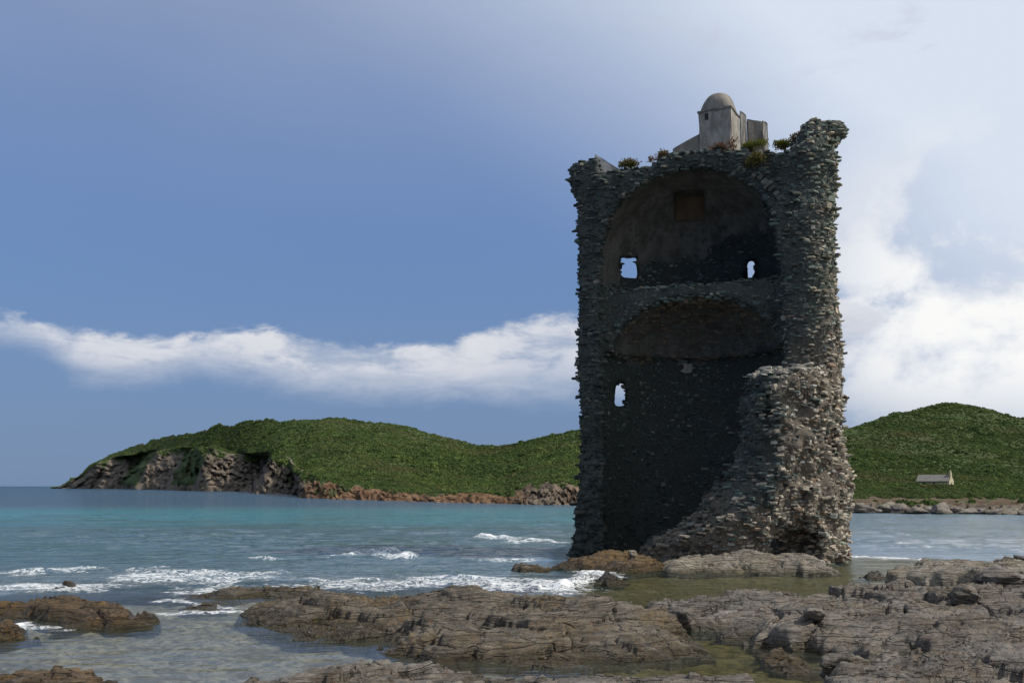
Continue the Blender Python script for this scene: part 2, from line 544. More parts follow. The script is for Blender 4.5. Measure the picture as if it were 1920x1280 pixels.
# rows are dense enough for real waves out to about 70 m
fade = sstep(Dg, 170, 60)
wl = 0.6 + 0.4 * fbm2(Xs * 0.06, Ys * 0.06, 2, 1)
wav = 0.055 * ridge2(Xs * 0.22 + 0.25 * Ys * 0.1, Ys * 0.5, 4, 2, 0.55) + 0.03 * fbm2(Xs * 0.9, Ys * 1.6, 4, 7, 0.6)
calm = np.clip(dep / 0.9, 0.08, 1.0)
Zs = wav * fade * wl * calm - 0.02 * fade * calm
foam = np.zeros_like(Xs)
near = Dg < 80
for poly, hw, st, hc in FOAM:
    wpts = [water_pt(*q) for q in poly]
    dd = np.full(Xs.shape, 1e9)
    dd[near] = seg_dist(Xs[near] + 0.25 * fbm2(Xs[near] * 1.2, Ys[near] * 1.2, 2, 4), Ys[near] + 0.5 * fbm2(Xs[near] * 0.7, Ys[near] * 0.7, 2, 6), wpts)
    g = np.exp(-(dd / hw) ** 2)
    foam = np.maximum(foam, st * g)
    if hc:
        Zs = Zs + hc * np.exp(-(dd / (hw * 0.7)) ** 2) * (0.75 + 0.5 * fbm2(Xs * 2.5, Ys * 2.5, 3, 8))
foam = foam * np.clip(0.82 + 0.75 * fbm2(Xs * 0.45, Ys * 0.3, 3, 18), 0.2, 1.25)
shallow = np.exp(-dep * 1.5)
sv = np.stack([Xs, Ys, Zs], -1).reshape(-1, 3)
m, t = new_mat('sea_water')
p = t.n('ShaderNodeNewGeometry').outputs['Position']
fo = t.n('ShaderNodeAttribute', attribute_name='foam').outputs['Fac']
shl = t.n('ShaderNodeAttribute', attribute_name='shallow').outputs['Fac']
sx = t.n('ShaderNodeSeparateXYZ', {0: p})
# sand patches under the bay make it turquoise, weed beds dark
big = t.noise(t.vec(p, (0.012, 0.03, 1)), 1.0, 4, 0.55)
patch = t.noise(t.vec(p, (0.10, 0.16, 1)), 1.0, 5, 0.6)
sand = t.m('MULTIPLY', t.ss(sx.outputs[1], 54, 74), t.ss(sx.outputs[1], 128, 92))
sand = t.m('MULTIPLY', sand, t.ss(big, 0.30, 0.5, 0.55, 1.0))
body = t.mix(t.ss(sx.outputs[1], 80, 150), (0.022, 0.066, 0.080), (0.008, 0.040, 0.070))
body = t.mix(t.ss(sx.outputs[1], 34, 19), body, (0.075, 0.085, 0.066))
sand = t.m('MULTIPLY', sand, t.ss(sx.outputs[0], 16, 4, 0.25, 1.0))
body = t.mix(sand, body, (0.012, 0.112, 0.138))
body = t.mix(t.ss(sx.outputs[0], 8, 16, 0, 0.85), body, (0.066, 0.105, 0.145))  # bright sky reflection right of the tower painted into the water colour
body = t.mix(t.m('MULTIPLY', t.ss(patch, 0.48, 0.62), t.ss(sx.outputs[1], 120, 60, 0, 0.8)), body, (0.015, 0.055, 0.045))
wv = t.vec(p, (0.7, 1.5, 1))
b1 = t.noise(wv, 1.3, 5, 0.6, 0.3)
b2 = t.noise(t.vec(p, (0.25, 0.6, 1)), 1.0, 4, 0.6)
b3 = t.noise(t.vec(p, (1, 1.1, 1)), 6.0, 3, 0.6)
hgt = t.m('ADD', t.m('MULTIPLY', b1, 0.7), t.m('ADD', t.m('MULTIPLY', b2, 1.3), t.m('MULTIPLY', b3, 0.10)))
bstr = t.ss(shl, 0.15, 0.6, 1.0, 0.14)
nrm = t.n('ShaderNodeBump', {'Height': hgt, 'Strength': bstr, 'Distance': 0.55}).outputs[0]
fr = t.n('ShaderNodeFresnel', {'IOR': 1.33, 'Normal': nrm}).outputs[0]
fr = t.m('MULTIPLY', fr, t.ss(shl, 0.2, 0.8, 0.34, 0.30))
dif = t.n('ShaderNodeBsdfDiffuse', {'Color': body, 'Normal': nrm})
tra = t.n('ShaderNodeBsdfTransparent', {'Color': (0.86, 0.90, 0.86, 1)})
under = t.n('ShaderNodeMixShader', {0: shl, 1: dif.outputs[0], 2: tra.outputs[0]})
glo = t.n('ShaderNodeBsdfGlossy', {'Color': (1, 1, 1, 1), 'Roughness': 0.07, 'Normal': nrm})
wat = t.n('ShaderNodeMixShader', {0: fr, 1: under.outputs[0], 2: glo.outputs[0]})
f1 = t.noise(t.vec(p, (1.1, 1.0, 1.5)), 2.2, 7, 0.68, 1.2)
f2 = t.noise(t.vec(p, (0.8, 1.2, 1)), 8.0, 5, 0.65, 0.6)
fm = t.m('ADD', t.m('MULTIPLY', f1, 0.7), t.m('MULTIPLY', f2, 0.3))
core_f = t.ss(t.m('ADD', fo, t.m('MULTIPLY', t.m('SUBTRACT', fm, 0.5), 3.6)), 0.92, 1.40)
ln1 = t.noise(t.vec(p, (1.0, 0.8, 1)), 1.9, 5, 0.6, 1.0)
ln2 = t.noise(t.vec(p, (1.0, 0.8, 1)), 4.5, 4, 0.6, 1.0)
lace = t.m('MAXIMUM', t.ss(t.m('ABSOLUTE', t.m('SUBTRACT', ln1, 0.5)), 0.045, 0.008), t.ss(t.m('ABSOLUTE', t.m('SUBTRACT', ln2, 0.5)), 0.045, 0.005, 0.0, 0.8))
lace = t.m('MULTIPLY', lace, t.ss(t.m('ADD', fo, t.m('MULTIPLY', t.m('SUBTRACT', f1, 0.5), 1.7)), 0.26, 0.62))
fmask = t.m('MAXIMUM', core_f, t.m('MULTIPLY', lace, 0.85))
fdif = t.n('ShaderNodeBsdfDiffuse', {'Color': (0.62, 0.64, 0.65, 1)})
fin = t.n('ShaderNodeMixShader', {0: t.m('MULTIPLY', fmask, 0.9), 1: wat.outputs[0], 2: fdif.outputs[0]})
t.n('ShaderNodeOutputMaterial', {'Surface': fin.outputs[0]})
link('sea', mesh_np('sea', sv, grid_faces(len(rows), len(cols)), True,
                    {'foam': foam.ravel(), 'shallow': shallow.ravel()}, [m]), kind='structure')
print('sea', time.time() - T0)

# ================================================================== hills and headland
def ip(px, pts):
    a = np.array(pts, float)
    return np.interp(px, a[:, 0], a[:, 1])


hc = np.arange(96, 2300, 3.0)
coast_y = ip(hc, [(96, 914.6), (120, 915.2), (200, 917.5), (340, 922), (440, 927), (560, 933), (700, 938), (860, 942.5), (1060, 947), (1180, 951), (1580, 961), (1700, 961.5), (1920, 964), (2300, 968)])
ridge_y = ip(hc, [(96, 914.4), (112, 913), (126, 905), (134, 897), (146, 895), (154, 889), (168, 872), (185, 861), (230, 846), (300, 823), (360, 809), (420, 799), (480, 789), (560, 784), (640, 785), (720, 796), (800, 813), (870, 829), (905, 833), (950, 827), (1000, 816), (1085, 804), (1200, 800), (1400, 815), (1560, 811), (1600, 802), (1640, 788), (1680, 775), (1740, 759), (1790, 755), (1850, 764), (1920, 783), (2050, 812), (2300, 860)])
kr_ = np.exp(-np.linspace(-2, 2, 25) ** 2); kr_ /= kr_.sum()
ridge_y = np.where(hc > 260, np.convolve(np.pad(ridge_y, 12, mode='edge'), kr_, mode='valid'), ridge_y)
cliff_y = ip(hc, [(96, 914.5), (112, 913.4), (126, 906), (134, 898), (146, 896), (154, 890), (168, 874), (185, 866), (230, 856), (300, 844), (350, 838), (400, 839), (430, 850), (470, 852), (530, 856), (548, 868), (560, 884), (600, 888), (640, 905), (700, 916), (800, 924), (900, 923), (950, 926), (990, 908), (1060, 902), (1100, 915), (1300, 925), (1560, 938), (1700, 938), (1920, 940), (2300, 944)])
kc_ = np.exp(-np.linspace(-2, 2, 9) ** 2); kc_ /= kc_.sum()
cliff_y = np.convolve(np.pad(cliff_y, 4, mode='edge'), kc_, mode='valid')
cliff_run = ip(hc, [(96, 20), (150, 30), (250, 45), (400, 45), (500, 40), (640, 26), (800, 12), (960, 12), (1060, 22), (1200, 14), (1580, 12), (2300, 14)])
d0 = EYE * FPX / (coast_y - 911)
STEP = [(96, 1000), (130, 960), (190, 880), (222, 870), (256, 700), (318, 660), (360, 470), (466, 450), (480, 315), (546, 300), (557, 218), (560, 214)]


def coast_d(px, s):
    """the headland's shore runs in steps: broad faces towards the bay, leaning flanks that face away from the sun"""
    q = px + 9 * fbm2(px / 23.0, np.full_like(px, s * 2.3), 3, 51) + 4 * fbm2(px / 6.0, np.full_like(px, s * 9), 2, 53)
    q = q - 42 * s * sstep(px, 180, 260) * sstep(px, 560, 480)
    return np.where(px < 560, ip(q, STEP), d0)


ridge_d = ip(hc, [(96, 1300), (120, 1180), (160, 960), (220, 850), (340, 650), (480, 520), (600, 470), (760, 470), (900, 520), (1085, 430), (1300, 420), (1560, 520), (1700, 580), (1800, 600), (1920, 560), (2300, 500)])
qpow = ip(hc, [(96, 1.0), (600, 0.9), (900, 0.75), (1100, 0.7), (1560, 0.5), (2300, 0.5)])
NC, NS, NB = 46, 110, 14


def unproj_z(px, py, d):
    """z of the point seen at pixel (px,py) at ground distance d (arrays)"""
    cy = (640 - py) / FPX
    c, s = math.cos(PITCH), math.sin(PITCH)
    return EYE + d * (s + cy * c) / (c - cy * s)


HV, rocky, ochre, rough_i = [], [], [], []
sC = np.linspace(0, 1, NC)
wz0 = np.full_like(hc, -1.2)
for s in sC:
    dpt = coast_d(hc, s) + cliff_run * s ** 1.2
    ytop = cliff_y
    zt = unproj_z(hc, ytop, coast_d(hc, 1.0) + cliff_run)
    z = -1.2 + (zt + 1.2) * s ** 0.8
    HV.append((dpt, z)); rocky.append(np.ones_like(hc)); 
sS = np.linspace(0, 1, NS + 1)[1:]
d1_raw = coast_d(hc, 1.0) + cliff_run
ker = np.exp(-np.linspace(-2, 2, 121) ** 2); ker /= ker.sum()
d1_smooth = np.convolve(np.pad(d1_raw, 60, mode='edge'), ker, mode='valid')
ridge_d = np.maximum(ridge_d, d1_smooth + 60)
ridge_d = np.convolve(np.pad(ridge_d, 60, mode='edge'), ker, mode='valid')
ridge_d = np.maximum(ridge_d, d1_smooth + 30)
for s in sS:
    yy = cliff_y + (ridge_y - cliff_y) * s
    d1_ = d1_raw + (d1_smooth - d1_raw) * min(1.0, s / 0.07)
    dpt = d1_ + (ridge_d - d1_) * s ** qpow
    HV.append((dpt, unproj_z(hc, yy, dpt))); rocky.append(np.zeros_like(hc))
zr = HV[-1][1]
for b in range(1, NB + 1):
    dpt = ridge_d + b * 14.0
    HV.append((dpt, zr - 0.35 * (b * 14.0) * min(1, b / 5) - 0.5)); rocky.append(np.zeros_like(hc))
D2 = np.array([h[0] for h in HV]); Z2 = np.array([h[1] for h in HV]); RK = np.array(rocky)
PX2 = np.tile(hc, (D2.shape[0], 1))
X2 = (PX2 - 960) / FPX * (D2 * math.cos(PITCH) + (Z2 - EYE) * math.sin(PITCH))
# relief
S2 = np.arange(D2.shape[0])[:, None] / (NC - 1)
incl = (S2 <= 1.0)
sc_ = np.clip(d0 / 200, 0.5, 3.0)[None, :]
rn = ridge2(PX2 / 13.0, Z2 / sc_ / 1.5 + PX2 / 40.0, 5, 11, 0.6)
rn2 = fbm2(PX2 / 5.0, Z2 / sc_ * 1.3, 4, 15, 0.6)
cl_amp = np.clip((cliff_run / 12.0), 0.5, 4.0)[None, :]
env = np.where(incl, np.sin(np.pi * np.clip(S2 * 0.92 + 0.06, 0, 1)), 0)
dd_ = cl_amp * (1.2 * rn + 0.8 * rn2) * env
Y2 = D2 + dd_
X2 = X2 * (Y2 / D2)
Z2 = Z2 + np.where(incl, 0.25 * cl_amp * rn2 * env, 0)
fadeS = np.clip((S2 - 1) / 0.3, 0, 1) * (S2 > 1)
Z2 = Z2 + fadeS * (0.45 * fbm2(X2 / 11.0, Y2 / 11.0, 4, 21) + 1.5 * fbm2(X2 / 38.0, Y2 / 60.0, 3, 23)) * np.clip(D2 / 350, 0.2, 1.3) * sstep(PX2, 110, 200)
hmask = RK.copy()
# bare soil and scree patches that reach above the cliff line
scr = np.zeros_like(RK)
def patchm(pxc, w, s0, s1, lean=0.0):
    sl = (S2 - 1) * (NC - 1) / NS
    u = (PX2 - pxc - lean * sl * 100) / w
    return np.exp(-u ** 2 * 1.5) * sstep(sl, s1, s0) * (S2 > 1)
scr += patchm(560, 26, 0.02, 0.10) * 1.2 + patchm(500, 30, 0.0, 0.05) + patchm(1030, 60, 0.0, 0.10) + patchm(300, 90, 0, 0.04)
scr = np.clip(scr * 1.3 + 0.4 * fbm2(PX2 / 12, S2 * 8, 3, 31) * (scr > 0.05), 0, 1)
vegc = np.where(incl, sstep(S2 + 0.22 * fbm2(PX2 / 16, S2 * 5, 3, 33), 0.86, 1.0), 1.0)
vegc = np.where(incl & (PX2 > 455) & (PX2 < 660), np.maximum(vegc, sstep(S2 + 0.35 * fbm2(PX2 / 26, S2 * 3, 3, 35), 0.55, 0.75) * sstep(PX2, 455, 480)), vegc)
RKv = np.clip(np.maximum(1 - vegc, scr), 0, 1)
# the two shaded flanks of the headland are overgrown with dark scrub
lean_ = PX2 - 42 * np.clip(S2, 0, 1)
for a_, b_ in ((222, 254), (316, 360)):
    fl = sstep(lean_ + 6 * fbm2(PX2 / 15, S2 * 6, 3, 61), a_ - 3, a_ + 4) * sstep(lean_, b_ + 5, b_ - 3) * incl * sstep(S2, 0.02, 0.12)
    RKv = RKv * (1 - 0.95 * fl)
och = sstep(PX2, 545, 600) * sstep(PX2, 1010, 950) + 0.45 * sstep(PX2, 1000, 1100) * sstep(PX2, 1500, 1200)
och = och * np.where(incl, 1.0, 0.4)
strip = sstep(PX2, 1480, 1560) * np.where(S2 > 0.85, 1, 0) * sstep(S2, 1.22, 1.02)
RKv = np.maximum(RKv, strip * 0.9 * (0.75 + 0.5 * fbm2(PX2 / 9, S2 * 20, 3, 36)))
hv = np.stack([X2, Y2, Z2], -1).reshape(-1, 3)
m, t = new_mat('maquis_hillside_and_cliff')
p = t.n('ShaderNodeNewGeometry').outputs['Position']
rk = t.n('ShaderNodeAttribute', attribute_name='rock').outputs['Fac']
oc = t.n('ShaderNodeAttribute', attribute_name='ochre').outputs['Fac']
st_ = t.n('ShaderNodeAttribute', attribute_name='strip').outputs['Fac']
n1 = t.noise(p, 0.05, 6, 0.6); n2 = t.noise(p, 0.45, 6, 0.7); n3 = t.noise(t.vec(p, (1, 1, 2.5)), 0.13, 7, 0.7)
g = t.mix(t.ss(n2, 0.35, 0.7), (0.040, 0.060, 0.022), (0.072, 0.100, 0.034))
g = t.mix(t.ss(n1, 0.5, 0.68, 0, 0.7), g, (0.085, 0.078, 0.040))
r = t.mix(t.ss(n3, 0.35, 0.65), (0.07, 0.058, 0.046), (0.19, 0.158, 0.122))
r = t.mix(t.ss(n2, 0.55, 0.75, 0, 0.6), r, (0.16, 0.15, 0.14))
r = t.mix(oc, r, t.mix(t.ss(n3, 0.35, 0.62), (0.105, 0.060, 0.036), (0.235, 0.145, 0.082)))
r = t.mix(st_, r, t.mix(t.ss(n2, 0.4, 0.65), (0.085, 0.056, 0.036), (0.15, 0.115, 0.075)))
c = t.mix(t.ss(t.m('MULTIPLY_ADD', t.m('SUBTRACT', n2, 0.5), 0.5, rk), 0.35, 0.6), g, r)
finish(t, c, 0.95, t.m('ADD', n2, n3), 1.0, 1.6, 0.1)
hf = grid_faces(D2.shape[0], len(hc))[:, ::-1]
hf = hf[:, ::-1]
link('hills', mesh_np('hills', hv, hf, True, {'rock': RKv.ravel(), 'ochre': np.clip(och, 0, 1).ravel(), 'strip': strip.ravel()}, [m]), kind='structure')

# maquis: one mass of shrubs over the hillsides (instanced by geometry nodes)
def shrub_proto(seed):
    r = np.random.default_rng(seed)
    V, F = [], []
    n = 150
    u = r.normal(size=(n, 3)); u /= np.linalg.norm(u, axis=1)[:, None]
    u[:, 2] = np.abs(u[:, 2]) * 0.95
    lob = 0.75 + 0.25 * np.sin(u[:, 0] * 4 + seed) * np.cos(u[:, 1] * 5 + seed * 2)
    rad = lob * (0.72 + 0.28 * r.random(n))
    for i in range(n):
        c = u[i] * rad[i] * np.array([1, 1, 0.8])
        a = r.normal(size=3); a /= np.linalg.norm(a)
        nn = u[i] + 0.6 * r.normal(size=3)
        tx = np.cross(nn, a); tx /= np.linalg.norm(tx) + 1e-6
        ty = np.cross(nn, tx); ty /= np.linalg.norm(ty) + 1e-6
        s = 0.16 + 0.16 * r.random()
        b = len(V)
        V += [c - tx * s, c + ty * s * 0.7, c + tx * s, c - ty * s * 0.7]
        F.append([b, b + 1, b + 2, b + 3])
    # a dim inner body so that the crown is not see-through
    k = 8
    b = len(V)
    for j in range(4):
        for i in range(k):
            an = i / k * 2 * math.pi
            ph = j / 3 * math.pi / 2
            V.append(np.array([math.cos(an) * math.cos(ph) * 0.66, math.sin(an) * math.cos(ph) * 0.66, math.sin(ph) * 0.52 - 0.05]))
    for j in range(3):
        for i in range(k):
            F.append([b + j * k + i, b + j * k + (i + 1) % k, b + (j + 1) * k + (i + 1) % k, b + (j + 1) * k + i])
    return np.array(V), np.array(F)


def leaf_material(name, ca, cb, cc):
    m, t = new_mat(name)
    rnd = t.n('ShaderNodeObjectInfo').outputs['Random']
    p = t.n('ShaderNodeNewGeometry').outputs['Position']
    n = t.noise(p, 0.022, 5, 0.65)
    n2 = t.noise(p, 3.0, 3, 0.6)
    c = t.mix(t.ss(rnd, 0.0, 1.0), ca, cb)
    c = t.mix(t.m('MULTIPLY', t.ss(n, 0.50, 0.66), t.ss(rnd, 0.2, 0.8, 0.3, 0.9)), c, cc)
    c = t.mix(t.ss(n2, 0.4, 0.7, 0, 0.4), c, t.mix(1.0, c, (1.5, 1.5, 1.3), 'MULTIPLY'))
    n5 = t.noise(t.vec(p, (1, 1, 2)), 0.06, 5, 0.65)
    c = t.mix(t.ss(n5, 0.50, 0.66, 0, 0.65), c, t.mix(1.0, c, (0.45, 0.52, 0.55), 'MULTIPLY'))
    c = t.mix(t.ss(n5, 0.44, 0.34, 0, 0.5), c, t.mix(1.0, c, (1.35, 1.25, 0.9), 'MULTIPLY'))
    d = t.n('ShaderNodeBsdfDiffuse', {'Color': c})
    tr = t.n('ShaderNodeBsdfTranslucent', {'Color': c})
    mx = t.n('ShaderNodeMixShader', {0: 0.25, 1: d.outputs[0], 2: tr.outputs[0]})
    t.n('ShaderNodeOutputMaterial', {'Surface': mx.outputs[0]})
    return m


M_MAQUIS = leaf_material('maquis_leaves', (0.058, 0.090, 0.034), (0.108, 0.152, 0.050), (0.145, 0.130, 0.062))
protos = bpy.data.collections.new('shrub_shapes')
for i in range(4):
    V, F = shrub_proto(i + 3)
    me = mesh_np('shrub_shape', V, F, False, None, [M_MAQUIS])
    protos.objects.link(bpy.data.objects.new('shrub_shape', me))
# random points on the vegetated faces
quad = hv[hf]
area = 0.5 * np.linalg.norm(np.cross(quad[:, 2] - quad[:, 0], quad[:, 3] - quad[:, 1]), axis=1)
fr_rock = RKv.ravel()[hf].mean(1)
fr_px = PX2.ravel()[hf].mean(1)
frow = hf[:, 0] // len(hc)
wgt = area * np.clip(1 - fr_rock * 1.25, 0, 1) * (frow > NC - 12) * (frow < NC + NS + 3)
wgt *= (fr_px < 1120) | (fr_px > 1520)
wgt *= fr_px < 2050
wgt *= (quad[:, :, 1].max(1) - quad[:, :, 1].min(1)) < 15
NSHRUB = 85000
dq = np.linalg.norm(quad.mean(1)[:, :2], axis=1)
wgt = wgt * np.clip(320 / dq, 0.3, 2.5) ** 1.2
pick = rng.choice(len(wgt), NSHRUB, p=wgt / wgt.sum())
uv = rng.random((NSHRUB, 2))
q = quad[pick]
pts = (q[:, 0] * (1 - uv[:, :1]) + q[:, 1] * uv[:, :1]) * (1 - uv[:, 1:]) + (q[:, 3] * (1 - uv[:, :1]) + q[:, 2] * uv[:, :1]) * uv[:, 1:]
psz = (0.28 + 0.52 * rng.random(NSHRUB) ** 2.4 + 0.7 * (rng.random(NSHRUB) < 0.015)) * np.clip(np.linalg.norm(pts[:, :2], axis=1) / 260, 0.6, 1.3) * (1 + 0.35 * fbm2(pts[:, 0] / 25, pts[:, 1] / 25, 2, 41))
me = bpy.data.meshes.new('maquis')
me.vertices.add(NSHRUB); me.vertices.foreach_set('co', pts.astype(np.float32).ravel())
for k_, a_ in (('size', psz), ('turn', rng.random(NSHRUB) * 6.28)):
    at = me.attributes.new(k_, 'FLOAT', 'POINT'); at.data.foreach_set('value', a_.astype(np.float32))
maq = link('maquis', me, label='dark green scrub covering the hills behind the bay', cat='scrub', kind='stuff')
ng = bpy.data.node_groups.new('maquis', 'GeometryNodeTree')
ng.interface.new_socket('Geometry', in_out='INPUT', socket_type='NodeSocketGeometry')
ng.interface.new_socket('Geometry', in_out='OUTPUT', socket_type='NodeSocketGeometry')
gi = ng.nodes.new('NodeGroupInput'); go = ng.nodes.new('NodeGroupOutput')
ci = ng.nodes.new('GeometryNodeCollectionInfo'); ci.inputs['Collection'].default_value = protos
ci.inputs['Separate Children'].default_value = True
ci.inputs['Reset Children'].default_value = True
iop = ng.nodes.new('GeometryNodeInstanceOnPoints'); iop.inputs['Pick Instance'].default_value = True
a1 = ng.nodes.new('GeometryNodeInputNamedAttribute'); a1.data_type = 'FLOAT'; a1.inputs[0].default_value = 'size'
a2 = ng.nodes.new('GeometryNodeInputNamedAttribute'); a2.data_type = 'FLOAT'; a2.inputs[0].default_value = 'turn'
cx_ = ng.nodes.new('ShaderNodeCombineXYZ')
e2r = ng.nodes.new('FunctionNodeEulerToRotation')
ng.links.new(gi.outputs[0], iop.inputs['Points']); ng.links.new(ci.outputs[0], iop.inputs['Instance'])
ng.links.new(a1.outputs[0], iop.inputs['Scale'])
ng.links.new(a2.outputs[0], cx_.inputs[2]); ng.links.new(cx_.outputs[0], e2r.inputs[0]); ng.links.new(e2r.outputs[0], iop.inputs['Rotation'])
ng.links.new(iop.outputs[0], go.inputs[0])
md = maq.modifiers.new('maquis', 'NODES'); md.node_group = ng
print('hills', time.time() - T0)


def hill_z(px, d):
    """terrain height in column px at ground distance d"""
    j = int(round((px - hc[0]) / 3.0))
    return float(np.interp(d, Y2[:NC + NS, j], Z2[:NC + NS, j]))


# ================================================================== shore rocks
def poly_sdf(x, y, P):
    """signed distance, positive inside"""
    best = np.full(x.shape, 1e18)
    inside = np.zeros(x.shape, bool)
    n = len(P)
    for i in range(n):
        ax, ay = P[i]; bx, by = P[(i + 1) % n]
        dx, dy = bx - ax, by - ay
        L = dx * dx + dy * dy + 1e-12
        tt = np.clip(((x - ax) * dx + (y - ay) * dy) / L, 0, 1)
        best = np.minimum(best, (x - ax - tt * dx) ** 2 + (y - ay - tt * dy) ** 2)
        cond = ((ay > y) != (by > y)) & (x < (bx - ax) * (y - ay) / (by - ay + 1e-12) + ax)
        inside ^= cond
    dd = np.sqrt(best)
    return np.where(inside, dd, -dd)


def make_rock(label, outline, H, mat, seed, edge=0.35, bumps=(), strike=0.5, layer=0.075, rough=1.0, crack=1.0, res=0.0019, cell=0.9, name='rock', kind=None, cat='rock', group=None):
    P = [(colx(px, d), d) for px, d in outline]
    xs = [q[0] for q in P]; ys = [q[1] for q in P]
    dm = sum(ys) / len(ys)
    st = max(0.012, res * dm)
    gx = np.arange(min(xs) - 0.8, max(xs) + 0.8, st); gy = np.arange(min(ys) - 0.8, max(ys) + 0.8, st)
    X, Y = np.meshgrid(gx, gy)
    ox, oy = seed * 3.7, seed * 5.3
    wx = X + 0.22 * fbm2(X * 1.3 + ox, Y * 1.3, 3, 1); wy = Y + 0.22 * fbm2(X * 1.3, Y * 1.3 + oy, 3, 2)
    s = poly_sdf(wx, wy, P)
    s = s + rough * (0.10 * fbm2(X * 2.6 + ox, Y * 2.6 + oy, 3, 3) + 0.03 * fbm2(X * 9 + ox, Y * 9, 2, 5))
    Hm = np.full(X.shape, float(H))
    for bpx, bd, bh, bw in bumps:
        bx = colx(bpx, bd)
        Hm = Hm + bh * np.exp(-(((X - bx) / bw) ** 2 + ((Y - bd) / (bw * 0.8)) ** 2))
    z = np.where(s > 0, Hm * (1 - np.exp(-np.maximum(s, 0) / edge)), s * 3.0)
    cs, sn = math.cos(strike), math.sin(strike)
    al, ac = X * cs + Y * sn, -X * sn + Y * cs
    ins = sstep(s, -0.05, 0.25)
    big = fbm2(X * 0.8 + ox, Y * 0.8 + oy, 3, 6)
    z = z + ins * rough * 0.13 * big
    rid = ridge2(al * 0.7 + ox, ac * 2.6 + oy, 4, 7, 0.55)
    z = z + ins * rough * (0.035 * rid + 0.010 * ridge2(al * 2.2 + oy, ac * 8.0 + ox, 3, 12, 0.55))
    # bedding steps
    lay = layer * (1 + 0.3 * noise2(X * 0.5, Y * 0.5, seed))
    k = (z + 0.20 * ac + 0.05 * fbm2(al * 0.9 + ox, ac * 0.9, 2, 8)) / lay
    fr_ = k - np.floor(k)
    z = z + ins * rough * lay * 0.95 * (sstep(fr_, 0.74, 0.98) - fr_)
    vb, cid = voronoi2(al / cell / 1.5 + ox + 0.15 * big, ac / cell * 1.15 + oy + 0.15 * rid, seed)
    tl = np.sin(cid * 40.0) * 0.16
    z = z + ins * rough * (0.085 * cid + tl * (vb - 0.3) * 0.5)
    z = z - ins * crack * (0.22 * sstep(vb, 0.07, 0.0) * (0.4 + 0.9 * np.abs(noise2(X * 0.7, Y * 0.7, seed + 3))))
    vb2, cid2 = voronoi2(al / cell * 1.6 + ox, ac / cell * 4.0 + oy, seed + 5)
    z = z + ins * rough * 0.016 * cid2 - ins * crack * 0.045 * sstep(vb2, 0.06, 0.0) * (cid > 0)
    z = z + ins * rough * 0.012 * fbm2(X * 6 + ox, Y * 6, 4, 9, 0.6)
    keep = (z > -0.85).ravel() & (s.ravel() > -0.62)
    v = np.stack([X, Y, np.maximum(z, -0.95)], -1).reshape(-1, 3)
    f = grid_faces(len(gy), len(gx), keep)
    v, f, _ = compact(v, f, [])
    cen = np.array([v[:, 0].mean(), v[:, 1].mean(), 0.0])
    o = link(name, mesh_np(name, v - cen, f, True, None, [mat]), label=label, cat=cat, group=group, kind=kind)
    o.location = cen
    return o


make_rock('golden brown weedy rock surrounded by water at the left edge of the picture',
          [(-90, 18.8), (60, 18.7), (110, 17.6), (200, 17.2), (255, 17.7), (274, 18.6), (250, 19.5), (150, 20.0), (20, 20.2), (-90, 20.2)],
          0.40, M_ROCK_GOLD, 1, 0.4, [(90, 18.7, 0.14, 0.9), (215, 18.4, 0.10, 0.7)], 0.2)
make_rock('small brown rock in front of the golden rock at the left edge',
          [(-90, 15.9), (20, 15.9), (60, 16.4), (70, 17.2), (40, 17.7), (-90, 17.8)], 0.22, M_ROCK_GOLD, 2, 0.3, (), 0.2)
make_rock('dark brown rock in the bottom left corner of the picture',
          [(-120, 10.0), (200, 10.0), (232, 11.2), (190, 12.3), (90, 12.7), (-120, 12.7)], 0.26, M_ROCK_GOLD, 3, 0.35, [(90, 12, 0.1, 0.7)], 0.9)
make_rock('broad olive brown rock shelf between the foam and the rock pools',
          [(452, 18.6), (560, 16.4), (640, 16.0), (700, 14.9), (800, 14.3), (920, 14.0), (1060, 13.9), (1200, 14.0), (1300, 14.5), (1320, 15.4), (1290, 16.8), (1245, 18.2),
           (1200, 20.0), (1090, 20.6), (1000, 20.8), (830, 20.9), (650, 20.4), (540, 20.1), (460, 19.5)],
          0.27, M_ROCK_OLIVE, 4, 0.6, [(840, 19.4, 0.14, 1.0), (1010, 19.6, 0.12, 0.9), (1120, 17.2, 0.16, 1.6), (1200, 15.6, 0.10, 1.0), (600, 17.6, -0.14, 0.7), (640, 16.9, -0.16, 0.8), (560, 18.9, 0.05, 0.6), (820, 15.4, 0.08, 0.9), (740, 17.0, -0.22, 0.6), (920, 15.9, -0.2, 0.5), (980, 18.0, -0.16, 0.6)], 0.35)
make_rock('low brown rock ledge along the bottom of the picture in front of the olive pool',
          [(340, 11.4), (420, 12.5), (520, 13.1), (700, 13.1), (900, 13.0), (1100, 12.6), (1300, 12.3), (1430, 11.8), (1445, 10.5), (1300, 9.2), (800, 8.8), (360, 9.2)],
          0.26, M_ROCK, 5, 0.4, [(520, 12.4, 0.06, 0.7), (900, 12.3, 0.06, 0.9), (1250, 11.6, 0.08, 0.8), (700, 12.1, -0.07, 0.5)], 0.6, rough=0.8)
